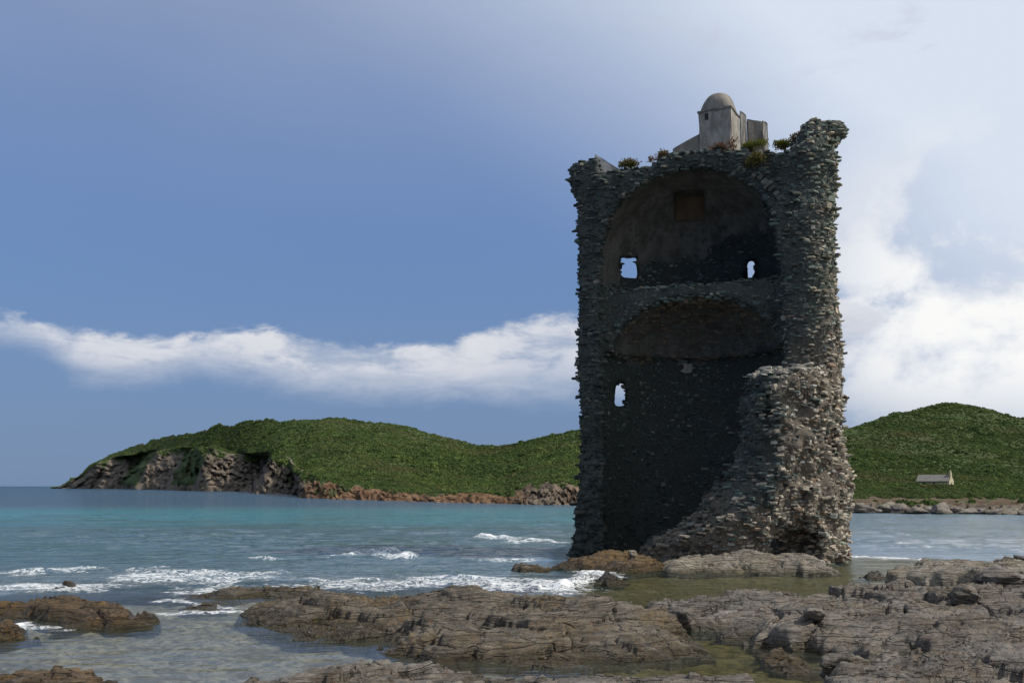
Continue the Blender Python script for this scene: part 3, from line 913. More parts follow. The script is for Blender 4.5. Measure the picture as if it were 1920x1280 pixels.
make_rock('large grey brown rock shelf filling the right foreground',
          [(1212, 19.6), (1236, 18.7), (1262, 18.6), (1258, 17.9), (1300, 17.6), (1296, 16.9), (1345, 17.1), (1352, 16.1), (1400, 16.3), (1410, 15.5), (1440, 15.6), (1480, 15.0), (1560, 14.7), (1600, 13.4), (1560, 12.9), (1570, 11.6), (1520, 9.3), (2150, 8.2), (2250, 20.0),
           (1930, 21.2), (1700, 20.8), (1500, 20.4), (1300, 20.2)],
          0.31, M_ROCK, 6, 0.16, [(1300, 19.4, 0.08, 0.9), (1480, 18.6, 0.10, 1.4), (1860, 18.8, 0.22, 1.2), (1850, 11.3, 0.22, 1.4), (1700, 12.6, 0.06, 0.7), (1640, 15.0, -0.12, 0.8), (1560, 16.2, 0.06, 0.7), (1620, 11.6, -0.34, 0.5), (1760, 16.4, 0.08, 0.8), (1560, 12.9, -0.3, 0.5), (1700, 14.2, -0.2, 0.5), (1450, 17.2, -0.15, 0.5)], 0.45, cell=1.1, crack=1.2)
make_rock('flat topped grey rock behind the right shelf at the right edge of the picture',
          [(1670, 23.3), (1760, 22.8), (1860, 22.3), (2060, 21.8), (2060, 26.5), (1850, 26.5), (1700, 25.6), (1668, 24.3)],
          0.46, M_ROCK_PALE, 8, 0.09, [(1700, 24.2, 0.06, 0.5), (1900, 23.6, 0.08, 1.2)], 0.3)
make_rock('brown weedy rock platform at the left foot of the tower',
          [(1050, 29.6), (1120, 28.6), (1190, 28.2), (1238, 28.5), (1242, 31.8), (1150, 32.4), (1062, 32.0)],
          0.34, M_ROCK_GOLD, 9, 0.4, [(1130, 30.2, 0.16, 0.6), (1200, 30.5, -0.06, 0.4)], 0.2)
make_rock('pale grey rock hump against the right foot of the tower',
          [(1226, 28.7), (1300, 28.2), (1450, 28.0), (1560, 27.8), (1578, 28.3), (1540, 29.2), (1500, 30.6), (1440, 31.4), (1228, 31.8)],
          0.36, M_ROCK_PALE, 10, 0.5, [(1410, 29.7, 0.26, 1.1), (1270, 29.8, 0.12, 0.7), (1340, 29.5, -0.05, 0.4)], 0.15)
make_rock('flat little rock awash in the sea to the left of the tower',
          [(962, 28.6), (990, 28.2), (1025, 28.4), (1020, 29.4), (970, 29.5)], 0.13, M_ROCK_OLIVE, 11, 0.15, (), 0.1)
make_rock('small black wet rock beside the breaking wave',
          [(1128, 24.9), (1155, 24.6), (1180, 25.0), (1176, 26.0), (1135, 26.1)], 0.24, M_ROCK_DARK, 12, 0.14, (), 0.1)
make_rock('tiny round brown rock in the water right of the tower',
          [(1625, 26.6), (1640, 26.3), (1652, 26.7), (1648, 27.3), (1628, 27.4)], 0.16, M_ROCK_DARK, 13, 0.1, (), 0.1)
make_rock('submerged brown reef awash in the foam behind the golden rock',
          [(300, 22.5), (400, 22.1), (560, 22.4), (640, 22.9), (600, 23.7), (430, 23.8), (320, 23.4)], 0.05, M_ROCK_OLIVE, 14, 0.3, (), 0.2, rough=0.7)
make_rock('small weedy rock awash between the golden rock and the broad shelf',
          [(345, 20.2), (385, 19.9), (420, 20.1), (415, 21.2), (350, 21.3)], 0.10, M_ROCK_OLIVE, 15, 0.2, (), 0.2, rough=0.7)
make_rock('little brown reef breaking the surface at the far left of the foam line',
          [(70, 24.4), (110, 24.2), (145, 24.5), (140, 25.2), (75, 25.2)], 0.07, M_ROCK_GOLD, 16, 0.2, (), 0.2, rough=0.7)
make_rock('rusty brown rock standing in the olive pool at the edge of the right shelf',
          [(1440, 13.5), (1490, 13.2), (1525, 13.7), (1515, 14.6), (1450, 14.7)], 0.26, M_ROCK_GOLD, 17, 0.18, (), 0.7)


def boulder(name, label, center, size, mat, seed, rotz=0.0, cat='boulder', group=None, sub=4, angular=0.35):
    import bmesh
    bm = bmesh.new()
    bmesh.ops.create_icosphere(bm, subdivisions=sub, radius=1.0)
    v = np.array([q.co[:] for q in bm.verts]); f = np.array([[q.index for q in fa.verts] for fa in bm.faces])
    bm.free()
    r = np.random.default_rng(seed)
    # cut with random planes for facets
    for _ in range(18):
        nrm = r.normal(size=3); nrm /= np.linalg.norm(nrm)
        lim = 0.5 + 0.38 * r.random()
        ex = np.maximum(v @ nrm - lim, 0)
        v = v - ex[:, None] * nrm * (1 - angular * 0.3)
    nz = fbm3(v[:, 0] * 1.6 + seed, v[:, 1] * 1.6, v[:, 2] * 3.2, 4, 0.55)
    v = v * (1 + 0.15 * nz + 0.05 * fbm3(v[:, 0] * 6 + seed, v[:, 1] * 6, v[:, 2] * 9, 2))[:, None]
    v = v * np.array(size)
    v[:, 2] = np.maximum(v[:, 2], -size[2] * 0.6)
    o = link(name, mesh_np(name, v, f, True, None, [mat]), label=label, cat=cat, group=group)
    o.location = center
    o.rotation_euler = (0, 0, rotz)
    return o


boulder('boulder', 'dark upright boulder at the right edge above the flat topped rock', (colx(1925, 25), 25, 0.45), (0.42, 0.4, 0.30), M_ROCK_DARK, 5)
boulder('boulder', 'angular grey block with a dark side on the right shelf', (colx(1812, 17.8), 17.8, 0.52), (0.26, 0.3, 0.24), M_ROCK, 6, 0.4)
boulder('boulder', 'wide grey slab with a shaded front below the flat topped rock at right', (colx(1872, 19.3), 19.3, 0.62), (0.62, 0.5, 0.30), M_ROCK, 7, -0.2)
boulder('boulder', 'small pointed stone upright between the two rocks at the foot of the tower', (colx(1187, 29.8), 29.8, 0.38), (0.16, 0.16, 0.24), M_ROCK_PALE, 8)
boulder('boulder', 'small dark cleft stone in the middle of the right shelf', (colx(1530, 15.9), 15.9, 0.42), (0.22, 0.2, 0.17), M_ROCK, 9, 0.8)
boulder('boulder', 'low rounded stone beside the shadowed cleft near the bottom of the right shelf', (colx(1585, 12.6), 12.6, 0.18), (0.32, 0.3, 0.22), M_ROCK_OLIVE, 10, 0.3)
boulder('boulder', 'grey stone filling the crevice at the left end of the right shelf', (colx(1282, 17.3), 17.3, 0.16), (0.30, 0.35, 0.26), M_ROCK, 12, 0.3)

# boulders on the far shore to the right of the tower
far_r = random.Random(4)
ORD = ['first', 'second', 'third', 'fourth', 'fifth', 'sixth', 'seventh', 'eighth', 'ninth', 'tenth', 'eleventh', 'twelfth', 'thirteenth', 'fourteenth', 'fifteenth']
for i, px in enumerate([1588, 1616, 1640, 1668, 1690, 1716, 1742, 1764, 1796, 1812, 1840, 1866, 1890, 1918, 1956]):
    d = EYE * FPX / (float(np.interp(px, hc, coast_y)) - 911) + far_r.uniform(0.5, 4)
    w = far_r.uniform(0.6, 1.5)
    boulder('boulder', ORD[i] + ' pale grey boulder counted rightwards from the tower on the far shore', (colx(px, d), d, far_r.uniform(0.0, 0.3)), (w, w * 0.8, w * far_r.uniform(0.4, 0.6)), M_ROCK if i % 3 else M_ROCK_PALE, 30 + i, far_r.uniform(-0.6, 0.6), group='boulders along the far shore', sub=4)
print('rocks', time.time() - T0)

# ================================================================== the tower
TD = 35.0
TX = colx(1325, TD, 6.0)
ALPHA = math.atan2(TX, TD)
DC = math.hypot(TX, TD)                   # distance from the eye to the tower axis
UA = np.array([math.cos(ALPHA), -math.sin(ALPHA)]); VA = np.array([math.sin(ALPHA), math.cos(ALPHA)])


def loc_ray(px, py):
    d = pxdir(px, py)
    u = d.x * UA[0] + d.y * UA[1]; v = d.x * VA[0] + d.y * VA[1]
    return u / v, d.z / v                 # du/dv, dz/dv


def loc_at(px, py, v):
    a, b = loc_ray(px, py)
    return a * (DC + v), v, EYE + b * (DC + v)


G = 0.105
us = np.arange(-6.0, 6.0, G); vs2 = np.arange(-5.6, 5.6, G); zs = np.arange(-0.7, 15.9, G)
U, V, ZZ = np.meshgrid(us, vs2, zs, indexing='ij')
nA = fbm3(U * 0.55, V * 0.55, ZZ * 0.55, 2)
nB = fbm3(U * 1.7 + 9, V * 1.7, ZZ * 2.2, 3, 0.55)
IC = -0.42                                # the rooms sit off centre: thin wall left, thick wall right


def r_out(z):
    return 4.50 - 0.10 * sstep(z, 3.0, 0.5) + 0.05 * np.sin(z * 1.1) + 0.12 * sstep(z, 12.6, 13.3)


def v_cut(u, z):
    c = -0.25 - 0.16 * (u + 4.6)
    c = c + 0.75 * np.maximum(u - 3.5, 0) ** 1.6
    return c


def chi(z):
    """half width of the upper and lower room at height z (negative = none)"""
    up = np.where((z > 9.5) & (z < 13.72), 3.22 * np.sqrt(np.clip(1 - (np.maximum(z - 10.75, 0) / 2.97) ** 2, 0, 1)), -1)
    lo = np.where(z < 7.25, 3.25, np.where(z < 9.2, 2.92 * np.sqrt(np.clip(1 - (np.maximum(z - 7.25, 0) / 1.9) ** 2, 0, 1)), -1))
    return up, lo


rho_o = np.hypot(U, V)
rho_i = np.hypot(U - IC, V)
up, lo = chi(ZZ)
F = rho_o - r_out(ZZ) - 0.16 * sstep(ZZ, 13.1, 13.6) * sstep(U, -2, -3.5) - 0.22 * sstep(ZZ, 3.0, 0.5) * sstep(U, -1, -3.5) - 0.42 * sstep(ZZ, 1.5, -0.3) * sstep(U, -1, -3.5)
deck = 13.50 + 0.58 * np.exp(-((U - 0.1) / 2.6) ** 2) + 0.10 * nA
par = ((U < -3.55) & (rho_o > 3.7) & (V < 1.2))
deck = np.where(par, 14.38 - 0.08 * (V + 0.5) - 0.16 * (-U - 3.7), deck)
deck = np.where((U > 2.2), 13.7 + 0.42 * np.clip(U - 2.6, 0, 1.6), deck)
F = np.maximum(F, ZZ - deck)
F = np.maximum(F, -(rho_i - up) * -1 * 0 + np.where(up > 0, up - rho_i, -9))
F = np.maximum(F, np.where(lo > 0, lo - rho_i, -9))
ub = np.interp(zs, [-1, 0.35, 0.8, 1.1, 1.6, 2.3, 3.3, 4.6, 6.2], [-2.8, -2.0, -1.1, -0.1, 0.95, 1.70, 2.0, 2.05, 1.95])[None, None, :]
coef = np.interp(zs, [0, 0.6, 1.2, 2.25, 3.1, 4.45, 5.9], [0.6, 0.6, 1.0, 1.4, 1.05, 0.7, 0.4])[None, None, :]
keep_main = V - v_cut(U, ZZ) - 0.9 * sstep(rho_i, 3.5, 2.9) * sstep(ZZ, 6.0, 7.4) * sstep(ZZ, 10.3, 9.4) + 0.28 * nA + 0.10 * nB
keep_low = (U - (ub - coef * (r_out(ZZ) - rho_o))) + 0.22 * nA + 0.18 * nB
ledge = 6.05 - 0.28 * np.maximum(2.3 - U, 0) ** 2 - 0.16 * nB + 0.9 * np.maximum(U - 3.5, 0)
low_cut = np.maximum(np.maximum(-keep_low * 0.75, ZZ - ledge), V)
F = np.maximum(F, np.minimum(-keep_main, low_cut))
# lost facing: shallow scars in the outer face
F = F + np.where(rho_o > 3.9, 0.09 * nB + 0.10 * np.maximum(nA, 0), 0.035 * nB)
nC = fbm3(U * 2.6 + 3, V * 2.6, ZZ * 3.0 + 4, 2, 0.6)
F = F + 0.20 * nC * sstep(U, 0.2, 2.0) * sstep(ZZ, 6.4, 5.2) * (V < 0)
# undercut at the foot of the right pier
cu, cv_, cz = loc_at(1492, 1018, -3.2)
cave = np.sqrt(((U - cu + 0.02) / 1.0) ** 2 + ((V + 3.4) / 1.5) ** 2 + ((ZZ - 0.45) / 0.85) ** 2) - 1 + 0.16 * nB
F = np.maximum(F, -cave * 0.7)
# openings through the back wall
OPEN = []
def opening(px0, px1, py0, py1, vmid, arch=0.0, jag=0.0):
    global F
    u0, _, z1 = loc_at(px0, py0, vmid); u1, _, z0 = loc_at(px1, py1, vmid)
    a, b = loc_ray((px0 + px1) / 2, (py0 + py1) / 2)
    uc, zc = (u0 + u1) / 2 + a * (V - vmid), (z0 + z1) / 2 + b * (V - vmid)
    w = (u1 - u0) / 2; h = (z1 - z0) / 2
    w = w * np.where(ZZ - zc > h * 0.5, 1 - arch * np.clip((ZZ - zc - h * 0.5) / (h * 0.5), 0, 1) ** 2, 1)
    bx = np.maximum(np.abs(U - uc) - w, np.abs(ZZ - zc) - h) + jag * nC
    bx = np.maximum(bx, 0.8 - V)
    OPEN.append(((u0 + u1) / 2, (z0 + z1) / 2, a, b, vmid, (u1 - u0) / 2, (z1 - z0) / 2))
    F = np.maximum(F, -bx)


opening(1162, 1195, 484, 524, 2.6, 0.0, 0.10)
opening(1397, 1420, 486, 528, 3.2, 0.2, 0.14)
opening(1151, 1175, 717, 762, 2.3, 0.5, 0.05)
opening(1289, 1295, 782, 788, 4.0)
# niche high in the vault
u0, _, z1 = loc_at(1264, 366, 2.3); u1, _, z0 = loc_at(1322, 412, 2.3)
nich = np.maximum(np.maximum(np.abs(U - (u0 + u1) / 2) - (u1 - u0) / 2, np.abs(ZZ - (z0 + z1) / 2) - (z1 - z0) / 2), np.maximum(1.4 - V, V - 2.64))
F = np.maximum(F, -nich)
# horn of masonry at the upper right
def capsule(a, b, r0, r1):
    A = np.array(a); B = np.array(b); AB = B - A
    tt = np.clip(((U - A[0]) * AB[0] + (V - A[1]) * AB[1] + (ZZ - A[2]) * AB[2]) / (AB @ AB), 0, 1)
    return np.sqrt((U - A[0] - tt * AB[0]) ** 2 + (V - A[1] - tt * AB[1]) ** 2 + (ZZ - A[2] - tt * AB[2]) ** 2) - (r0 + (r1 - r0) * tt)


h1 = loc_at(1528, 254, -0.2); h2 = loc_at(1577, 242, -0.2); h0 = loc_at(1515, 320, -0.2); hm_ = loc_at(1522, 252, 0.8)
horn = np.minimum(np.minimum(capsule(h0, h1, 0.75, 0.48), capsule(h1, h2, 0.46, 0.29)), capsule(h1, hm_, 0.4, 0.35))
F = np.minimum(F, horn + 0.10 * nB)
F = np.maximum(F, -0.65 - ZZ)
F[0] = F[-1] = 1; F[:, 0] = F[:, -1] = 1; F[:, :, 0] = F[:, :, -1] = 1


def surface_nets(F, ax):
    nx, ny, nz = F.shape
    cnt = np.zeros((nx - 1, ny - 1, nz - 1)); acc = np.zeros((3, nx - 1, ny - 1, nz - 1))
    cor = [(a, b, c) for a in (0, 1) for b in (0, 1) for c in (0, 1)]
    sl = lambda o: F[o[0]:nx - 1 + o[0], o[1]:ny - 1 + o[1], o[2]:nz - 1 + o[2]]
    for a in cor:
        for k in range(3):
            if a[k] == 0:
                b = tuple(1 if i == k else a[i] for i in range(3))
                fa, fb = sl(a), sl(b)
                msk = (fa < 0) != (fb < 0)
                tt = np.where(msk, fa / np.where(msk, fa - fb, 1), 0)
                cnt += msk
                for i in range(3):
                    acc[i] += msk * (a[i] + (tt if i == k else 0))
    on = cnt > 0
    idx = np.full(on.shape, -1); idx[on] = np.arange(on.sum())
    ii = np.argwhere(on)
    pos = np.stack([ax[i][ii[:, i]] + G * acc[i][on] / cnt[on] for i in range(3)], 1)
    faces = []
    sgn = F < 0
    for k in range(3):
        i1, i2 = (k + 1) % 3, (k + 2) % 3
        a = [slice(None)] * 3; b = [slice(None)] * 3
        a[k] = slice(0, -1); b[k] = slice(1, None)
        ch = np.argwhere(sgn[tuple(a)] != sgn[tuple(b)])
        ok = (ch[:, i1] > 0) & (ch[:, i2] > 0) & (ch[:, i1] < F.shape[i1] - 1) & (ch[:, i2] < F.shape[i2] - 1)
        ch = ch[ok]
        ins = sgn[ch[:, 0], ch[:, 1], ch[:, 2]]
        qd = []
        for o1, o2 in ((-1, -1), (0, -1), (0, 0), (-1, 0)):
            c = ch.copy(); c[:, i1] += o1; c[:, i2] += o2
            qd.append(idx[c[:, 0], c[:, 1], c[:, 2]])
        qd = np.stack(qd, 1)
        qd[~ins] = qd[~ins][:, ::-1]
        faces.append(qd)
    return pos, np.concatenate(faces)


TV, TF = surface_nets(F, (us, vs2, zs))
q = TV[TF]
fc = q.mean(1)
fn = np.cross(q[:, 2] - q[:, 0], q[:, 3] - q[:, 1]); fa_ = np.linalg.norm(fn, axis=1) + 1e-9
fn = fn / fa_[:, None]; fa_ = fa_ * 0.5


def plaster_amount(P):
    u, v, z = P[:, 0], P[:, 1], P[:, 2]
    ri = np.hypot(u - IC, v)
    nz = 0.75 * fbm3(u * 1.3, v * 1.3, z * 1.3, 4, 0.6)
    inside = (ri < 3.3) & (v > v_cut(u, z) + 0.32)
    upv = inside & (z > 9.6) & (z < 13.9) & (z + nz > np.interp(u, [-3.4, -2.4, -1.2, 0.2, 2, 3.3], [9.9, 10.9, 11.3, 11.7, 11.9, 12.0]))
    lov = inside & (z < 9.3) & (z + 0.4 * nz > 7.2) & (ri < chi(z)[1] + 0.22) & (v > v_cut(u, z) + 1.15)
    return upv * 1.0 + lov * 0.8


pl = plaster_amount(TV)


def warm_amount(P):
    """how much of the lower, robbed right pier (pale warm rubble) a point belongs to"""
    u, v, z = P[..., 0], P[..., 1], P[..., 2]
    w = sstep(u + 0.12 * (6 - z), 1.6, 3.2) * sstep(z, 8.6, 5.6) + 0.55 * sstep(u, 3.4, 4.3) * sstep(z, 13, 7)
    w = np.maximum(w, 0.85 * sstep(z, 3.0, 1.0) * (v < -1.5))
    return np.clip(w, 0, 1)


def to_world(P):
    xy = P[:, :1] * UA[None, :] + (P[:, 1:2] + DC) * VA[None, :]
    return np.concatenate([xy, P[:, 2:3]], 1)


tower = link('watchtower', None, label='ruined round stone watchtower split open with two vaulted rooms, standing in the sea', cat='tower')
tower.location = (float(DC * VA[0]), float(DC * VA[1]), 0)
TB = np.array(tower.location)
link('wall_core', mesh_np('wall_core', to_world(TV) - TB, TF, True, {'plaster': pl, 'warm': warm_amount(TV)}, [M_CORE]), tower)
print('tower core', len(TV), time.time() - T0)


# ---- stones
def stone_proto(seed):
    r = np.random.default_rng(seed)
    k = int(r.integers(5, 7))
    ang = np.sort((np.arange(k) + r.uniform(-0.3, 0.3, k)) / k * 2 * math.pi)
    ca, sa = np.cos(ang), np.sin(ang)
    pw = 0.78                                   # towards a rectangle
    ox = np.sign(ca) * np.abs(ca) ** pw * 0.5 * r.uniform(0.74, 1.08, k)
    oy = np.sign(sa) * np.abs(sa) ** pw * 0.5 * r.uniform(0.74, 1.10, k)
    rings = []
    for zz, sc in ((-0.5, r.uniform(0.78, 0.97)), (r.uniform(-0.3, 0.3), 1.0), (0.5, r.uniform(0.74, 0.95))):
        rings.append(np.stack([ox * sc + r.uniform(-.03, .03, k), oy * sc + r.uniform(-.03, .03, k), zz + r.uniform(-0.14, 0.14, k)], 1))
    Vp = np.concatenate(rings)
    Q = [[j * k + i, j * k + (i + 1) % k, (j + 1) * k + (i + 1) % k, (j + 1) * k + i] for j in (0, 1) for i in range(k)]
    Tq = [[0, i + 1, i] for i in range(1, k - 1)] + [[2 * k, 2 * k + i, 2 * k + i + 1] for i in range(1, k - 1)]
    tri = [[a, b, c] for a, b, c, d in Q] + [[a, c, d] for a, b, c, d in Q] + Tq
    return Vp, np.array(tri)


NPROTO = 28
PROTO = [stone_proto(100 + i) for i in range(NPROTO)]

# candidates on faces that the visitor on this shore can see
eye_l = np.array([0, -DC, EYE])
toeye = eye_l - fc; toeye /= np.linalg.norm(toeye, axis=1)[:, None]
facing = (fn * toeye).sum(1)
plf = plaster_amount(fc)
wgt = fa_ * (facing > -0.45) * (fc[:, 2] > -0.4)
wgt = wgt * np.where(plf > 0.9, 0.0, np.where(plf > 0.5, 0.5, 1.0))
NCAND = 230000
cand = rng.choice(len(wgt), NCAND, p=wgt / wgt.sum())
courses = [-0.5]
while courses[-1] < 16:
    z_ = courses[-1]
    courses.append(z_ + rng.uniform(0.045, 0.088))
courses = np.array(courses)
stones = []
buckets = {}
jit = rng.uniform(-0.5, 0.5, (NCAND, 3)) * G
warm_f = warm_amount(fc)
for ii, c in enumerate(cand):
    P = fc[c] + jit[ii]
    n = fn[c]
    hn = math.hypot(n[0], n[1])
    k = int(np.searchsorted(courses, P[2])) - 1
    if k < 0:
        continue
    th = courses[k + 1] - courses[k]
    wm = float(warm_f[c])
    L = rng.uniform(0.15, 0.46) if wm < 0.5 else rng.uniform(0.13, 0.38)
    if rng.random() < 0.06:
        L *= 1.5
    ok = True
    cxk, cyk = int(math.floor(P[0] / 0.5)), int(math.floor(P[1] / 0.5))
    for a in (-1, 0, 1):
        for b in (-1, 0, 1):
            for (x2, y2, L2) in buckets.get((k, cxk + a, cyk + b), ()):
                if math.hypot(P[0] - x2, P[1] - y2) < (L + L2) * 0.40:
                    ok = False; break
            if not ok: break
        if not ok: break
    if not ok:
        continue
    if any(abs(P[0] - o_[0] - o_[2] * (P[1] - o_[4])) < o_[5] + 0.36 * L and abs(P[2] - o_[1] - o_[3] * (P[1] - o_[4])) < o_[6] + 0.08 for o_ in OPEN) and P[1] > 1.0:
        continue
    buckets.setdefault((k, cxk, cyk), []).append((P[0], P[1], L))
    if hn < 0.25:
        an = rng.uniform(0, 6.28); on = np.array([math.cos(an), math.sin(an), 0])
        out = 0.0
    else:
        on = np.array([n[0] / hn, n[1] / hn, 0]); out = 1.0
    dpt = rng.uniform(0.24, 0.42)
    pro = rng.uniform(0.022, 0.09) + (rng.uniform(0.05, 0.22) if rng.random() < 0.075 else 0)
    inn = np.hypot(P[0] - IC, P[1]) < 3.45 and P[1] > v_cut(P[0], P[2]) + 0.4
    if inn:
        pro *= 0.35
    yaw = rng.normal(0, 0.38 if wm < 0.5 else 0.6)
    pit = rng.normal(0, 0.09 if wm < 0.5 else 0.17)
    rol = rng.normal(0, 0.07 if wm < 0.5 else 0.15)
    zc = (courses[k] + courses[k + 1]) / 2 + rng.normal(0, 0.012)
    hgt_ = th * rng.uniform(0.75, 1.2) * (rng.uniform(1.6, 2.4) if rng.random() < 0.10 else 1.0)
    cpos = np.array([P[0], P[1], zc]) + on * (pro - dpt / 2) * out
    # rotation: columns tangent, outward, up
    tx = np.array([-on[1], on[0], 0])
    R = np.array(Matrix.Rotation(math.atan2(tx[1], tx[0]) + yaw, 3, 'Z') @ Matrix.Rotation(pit, 3, 'X') @ Matrix.Rotation(rol, 3, 'Y'))
    # colour
    g_ = rng.random()
    if rng.random() < wm * 0.9:
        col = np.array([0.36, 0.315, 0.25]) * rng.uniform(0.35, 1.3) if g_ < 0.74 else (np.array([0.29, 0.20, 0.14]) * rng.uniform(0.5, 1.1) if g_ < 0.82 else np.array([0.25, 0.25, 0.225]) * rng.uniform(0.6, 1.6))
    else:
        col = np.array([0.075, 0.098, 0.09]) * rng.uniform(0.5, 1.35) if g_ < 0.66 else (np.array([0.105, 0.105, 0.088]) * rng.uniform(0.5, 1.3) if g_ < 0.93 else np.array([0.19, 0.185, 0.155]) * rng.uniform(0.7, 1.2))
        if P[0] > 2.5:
            col = col * (1 + np.array([1.5, 1.2, 0.9]) * float(sstep(np.array(P[0]), 2.9, 4.0)))  # sun on the upper right pier painted in, lighter towards its outer edge
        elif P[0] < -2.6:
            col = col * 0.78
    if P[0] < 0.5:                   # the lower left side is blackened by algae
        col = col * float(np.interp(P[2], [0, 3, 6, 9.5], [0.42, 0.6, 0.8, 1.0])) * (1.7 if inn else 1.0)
    if n[2] > 0.6 and 5.4 < P[2] < 6.6 and P[1] < -1.8:     # slabs on top of the stub, sunlight painted into their colour
        col = np.array([0.40, 0.37, 0.31]) * rng.uniform(0.7, 1.1); L *= 1.3
    dist_e = np.linalg.norm(eye_l - cpos)
    show = L * hgt_ * max(0.05, facing[c]) / dist_e ** 2 * (0.25 if inn else 1.0)
    if inn and plf[c] > 0.4:
        col = np.array([0.19, 0.15, 0.105]) * rng.uniform(0.6, 1.2)
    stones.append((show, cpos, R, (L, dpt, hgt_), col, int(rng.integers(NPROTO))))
# radial slabs round the two broken vault edges
for (cz0, rx, rise, n_, ln, zlim) in ((10.75, 3.22, 2.97, 50, 0.42, 0.0), (7.25, 2.92, 1.9, 40, 0.22, 0.2)):
    for i in range(n_):
        a = math.pi * (i + 0.5) / n_ + rng.normal(0, 0.008)
        du, dz = math.cos(a), math.sin(a)
        if i in (3, 17, 18, 33) and n_ == 50:
            continue
        off = ln * rng.uniform(0.36, 0.52)
        u_ = IC + du * (rx + off); z_ = cz0 + dz * (rise + off)
        if z_ < cz0 + zlim or u_ > 2.95:
            continue
        v_ = float(v_cut(u_, z_)) + rng.uniform(-0.02, 0.10) + (0.9 if n_ == 40 else 0)
        ang = math.atan2(dz / rise, du / rx)
        # local x -> along v (depth), local y -> radial (length), local z -> tangential (thin)
        yv = np.array([math.cos(ang), 0, math.sin(ang)]); xv = np.array([0, 1.0, 0]); zv = np.cross(xv, yv)
        R = np.stack([xv, yv, zv], 1)
        col = np.array([0.10, 0.10, 0.088]) * rng.uniform(0.6, 1.4)
        stones.append((0.0, np.array([u_, v_ + 0.1, z_]), R, (0.4, ln * rng.uniform(0.85, 1.2), rng.uniform(0.12, 0.19)), col, int(rng.integers(NPROTO))))
stones.sort(key=lambda s: -s[0])
print('stones', len(stones), time.time() - T0)
ROT = np.array([[UA[0], VA[0], 0], [UA[1], VA[1], 0], [0, 0, 1.0]])
proto_me = [mesh_np('stone', p_[0], p_[1], False, None, [M_STONE_OBJ]) for p_ in PROTO]
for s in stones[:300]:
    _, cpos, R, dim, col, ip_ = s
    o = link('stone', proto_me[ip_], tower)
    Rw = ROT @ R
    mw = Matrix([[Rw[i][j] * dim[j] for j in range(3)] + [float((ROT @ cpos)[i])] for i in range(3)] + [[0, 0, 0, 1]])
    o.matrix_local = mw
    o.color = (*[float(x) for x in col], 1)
VV, FF, CC, base_i = [], [], [], 0
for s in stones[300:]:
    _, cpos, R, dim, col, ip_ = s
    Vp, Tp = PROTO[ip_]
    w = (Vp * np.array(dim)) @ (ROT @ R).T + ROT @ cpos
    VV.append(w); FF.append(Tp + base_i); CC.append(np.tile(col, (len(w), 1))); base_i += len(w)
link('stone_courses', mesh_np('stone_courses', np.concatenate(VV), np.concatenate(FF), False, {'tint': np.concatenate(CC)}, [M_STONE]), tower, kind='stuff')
print('stones linked', time.time() - T0)


# ---- masonry on the roof
def box_mesh(name, corners, mats, bevel=0.02):
    """corners: 8 points, bottom ring then top ring"""
    import bmesh
    bm = bmesh.new()
    vs = [bm.verts.new(c) for c in corners]
    for f in ((3, 2, 1, 0), (4, 5, 6, 7), (0, 1, 5, 4), (1, 2, 6, 5), (2, 3, 7, 6), (3, 0, 4, 7)):
        bm.faces.new([vs[i] for i in f])
    bmesh.ops.bevel(bm, geom=bm.edges[:], offset=bevel, segments=2, affect='EDGES')
    bmesh.ops.subdivide_edges(bm, edges=bm.edges[:], cuts=2, use_grid_fill=True)
    r = random.Random(hash(name) % 1000)
    for v in bm.verts:
        v.co += Vector((r.uniform(-1, 1), r.uniform(-1, 1), r.uniform(-1, 1))) * 0.016
    me = bpy.data.meshes.new(name)
    bm.normal_update()
    bm.to_mesh(me); bm.free()
    for mt in mats:
        me.materials.append(mt)
    return me


def lw(u, v, z):
    """tower coordinates -> coordinates local to the tower object"""
    return Vector((u * UA[0] + v * VA[0], u * UA[1] + v * VA[1], z))


GV = 1.9                                                   # the sentry box stands towards the back of the deck
gl = loc_at(1317, 205, GV); gr = loc_at(1380, 205, GV); gb = loc_at(1345, 292, GV); gt = loc_at(1345, 205, GV)
cu_, hw_ = (gl[0] + gr[0]) / 2, (gr[0] - gl[0]) / 2
turn = math.radians(-17)                                   # its right flank just shows
def gp(a, b, z):
    x, y = a * math.cos(turn) - b * math.sin(turn), a * math.sin(turn) + b * math.cos(turn)
    return lw(cu_ + x, GV + hw_ + y, z)


sentry = link('sentry_box', box_mesh('sentry_box', [gp(-hw_, -hw_, gb[2]), gp(hw_, -hw_, gb[2]), gp(hw_, hw_, gb[2]), gp(-hw_, hw_, gb[2]),
                                                    gp(-hw_, -hw_, gt[2]), gp(hw_, -hw_, gt[2]), gp(hw_, hw_, gt[2]), gp(-hw_, hw_, gt[2])], [M_RENDER], 0.03), tower)
sentry['label'] = 'small pale square turret with a domed top on the tower roof'
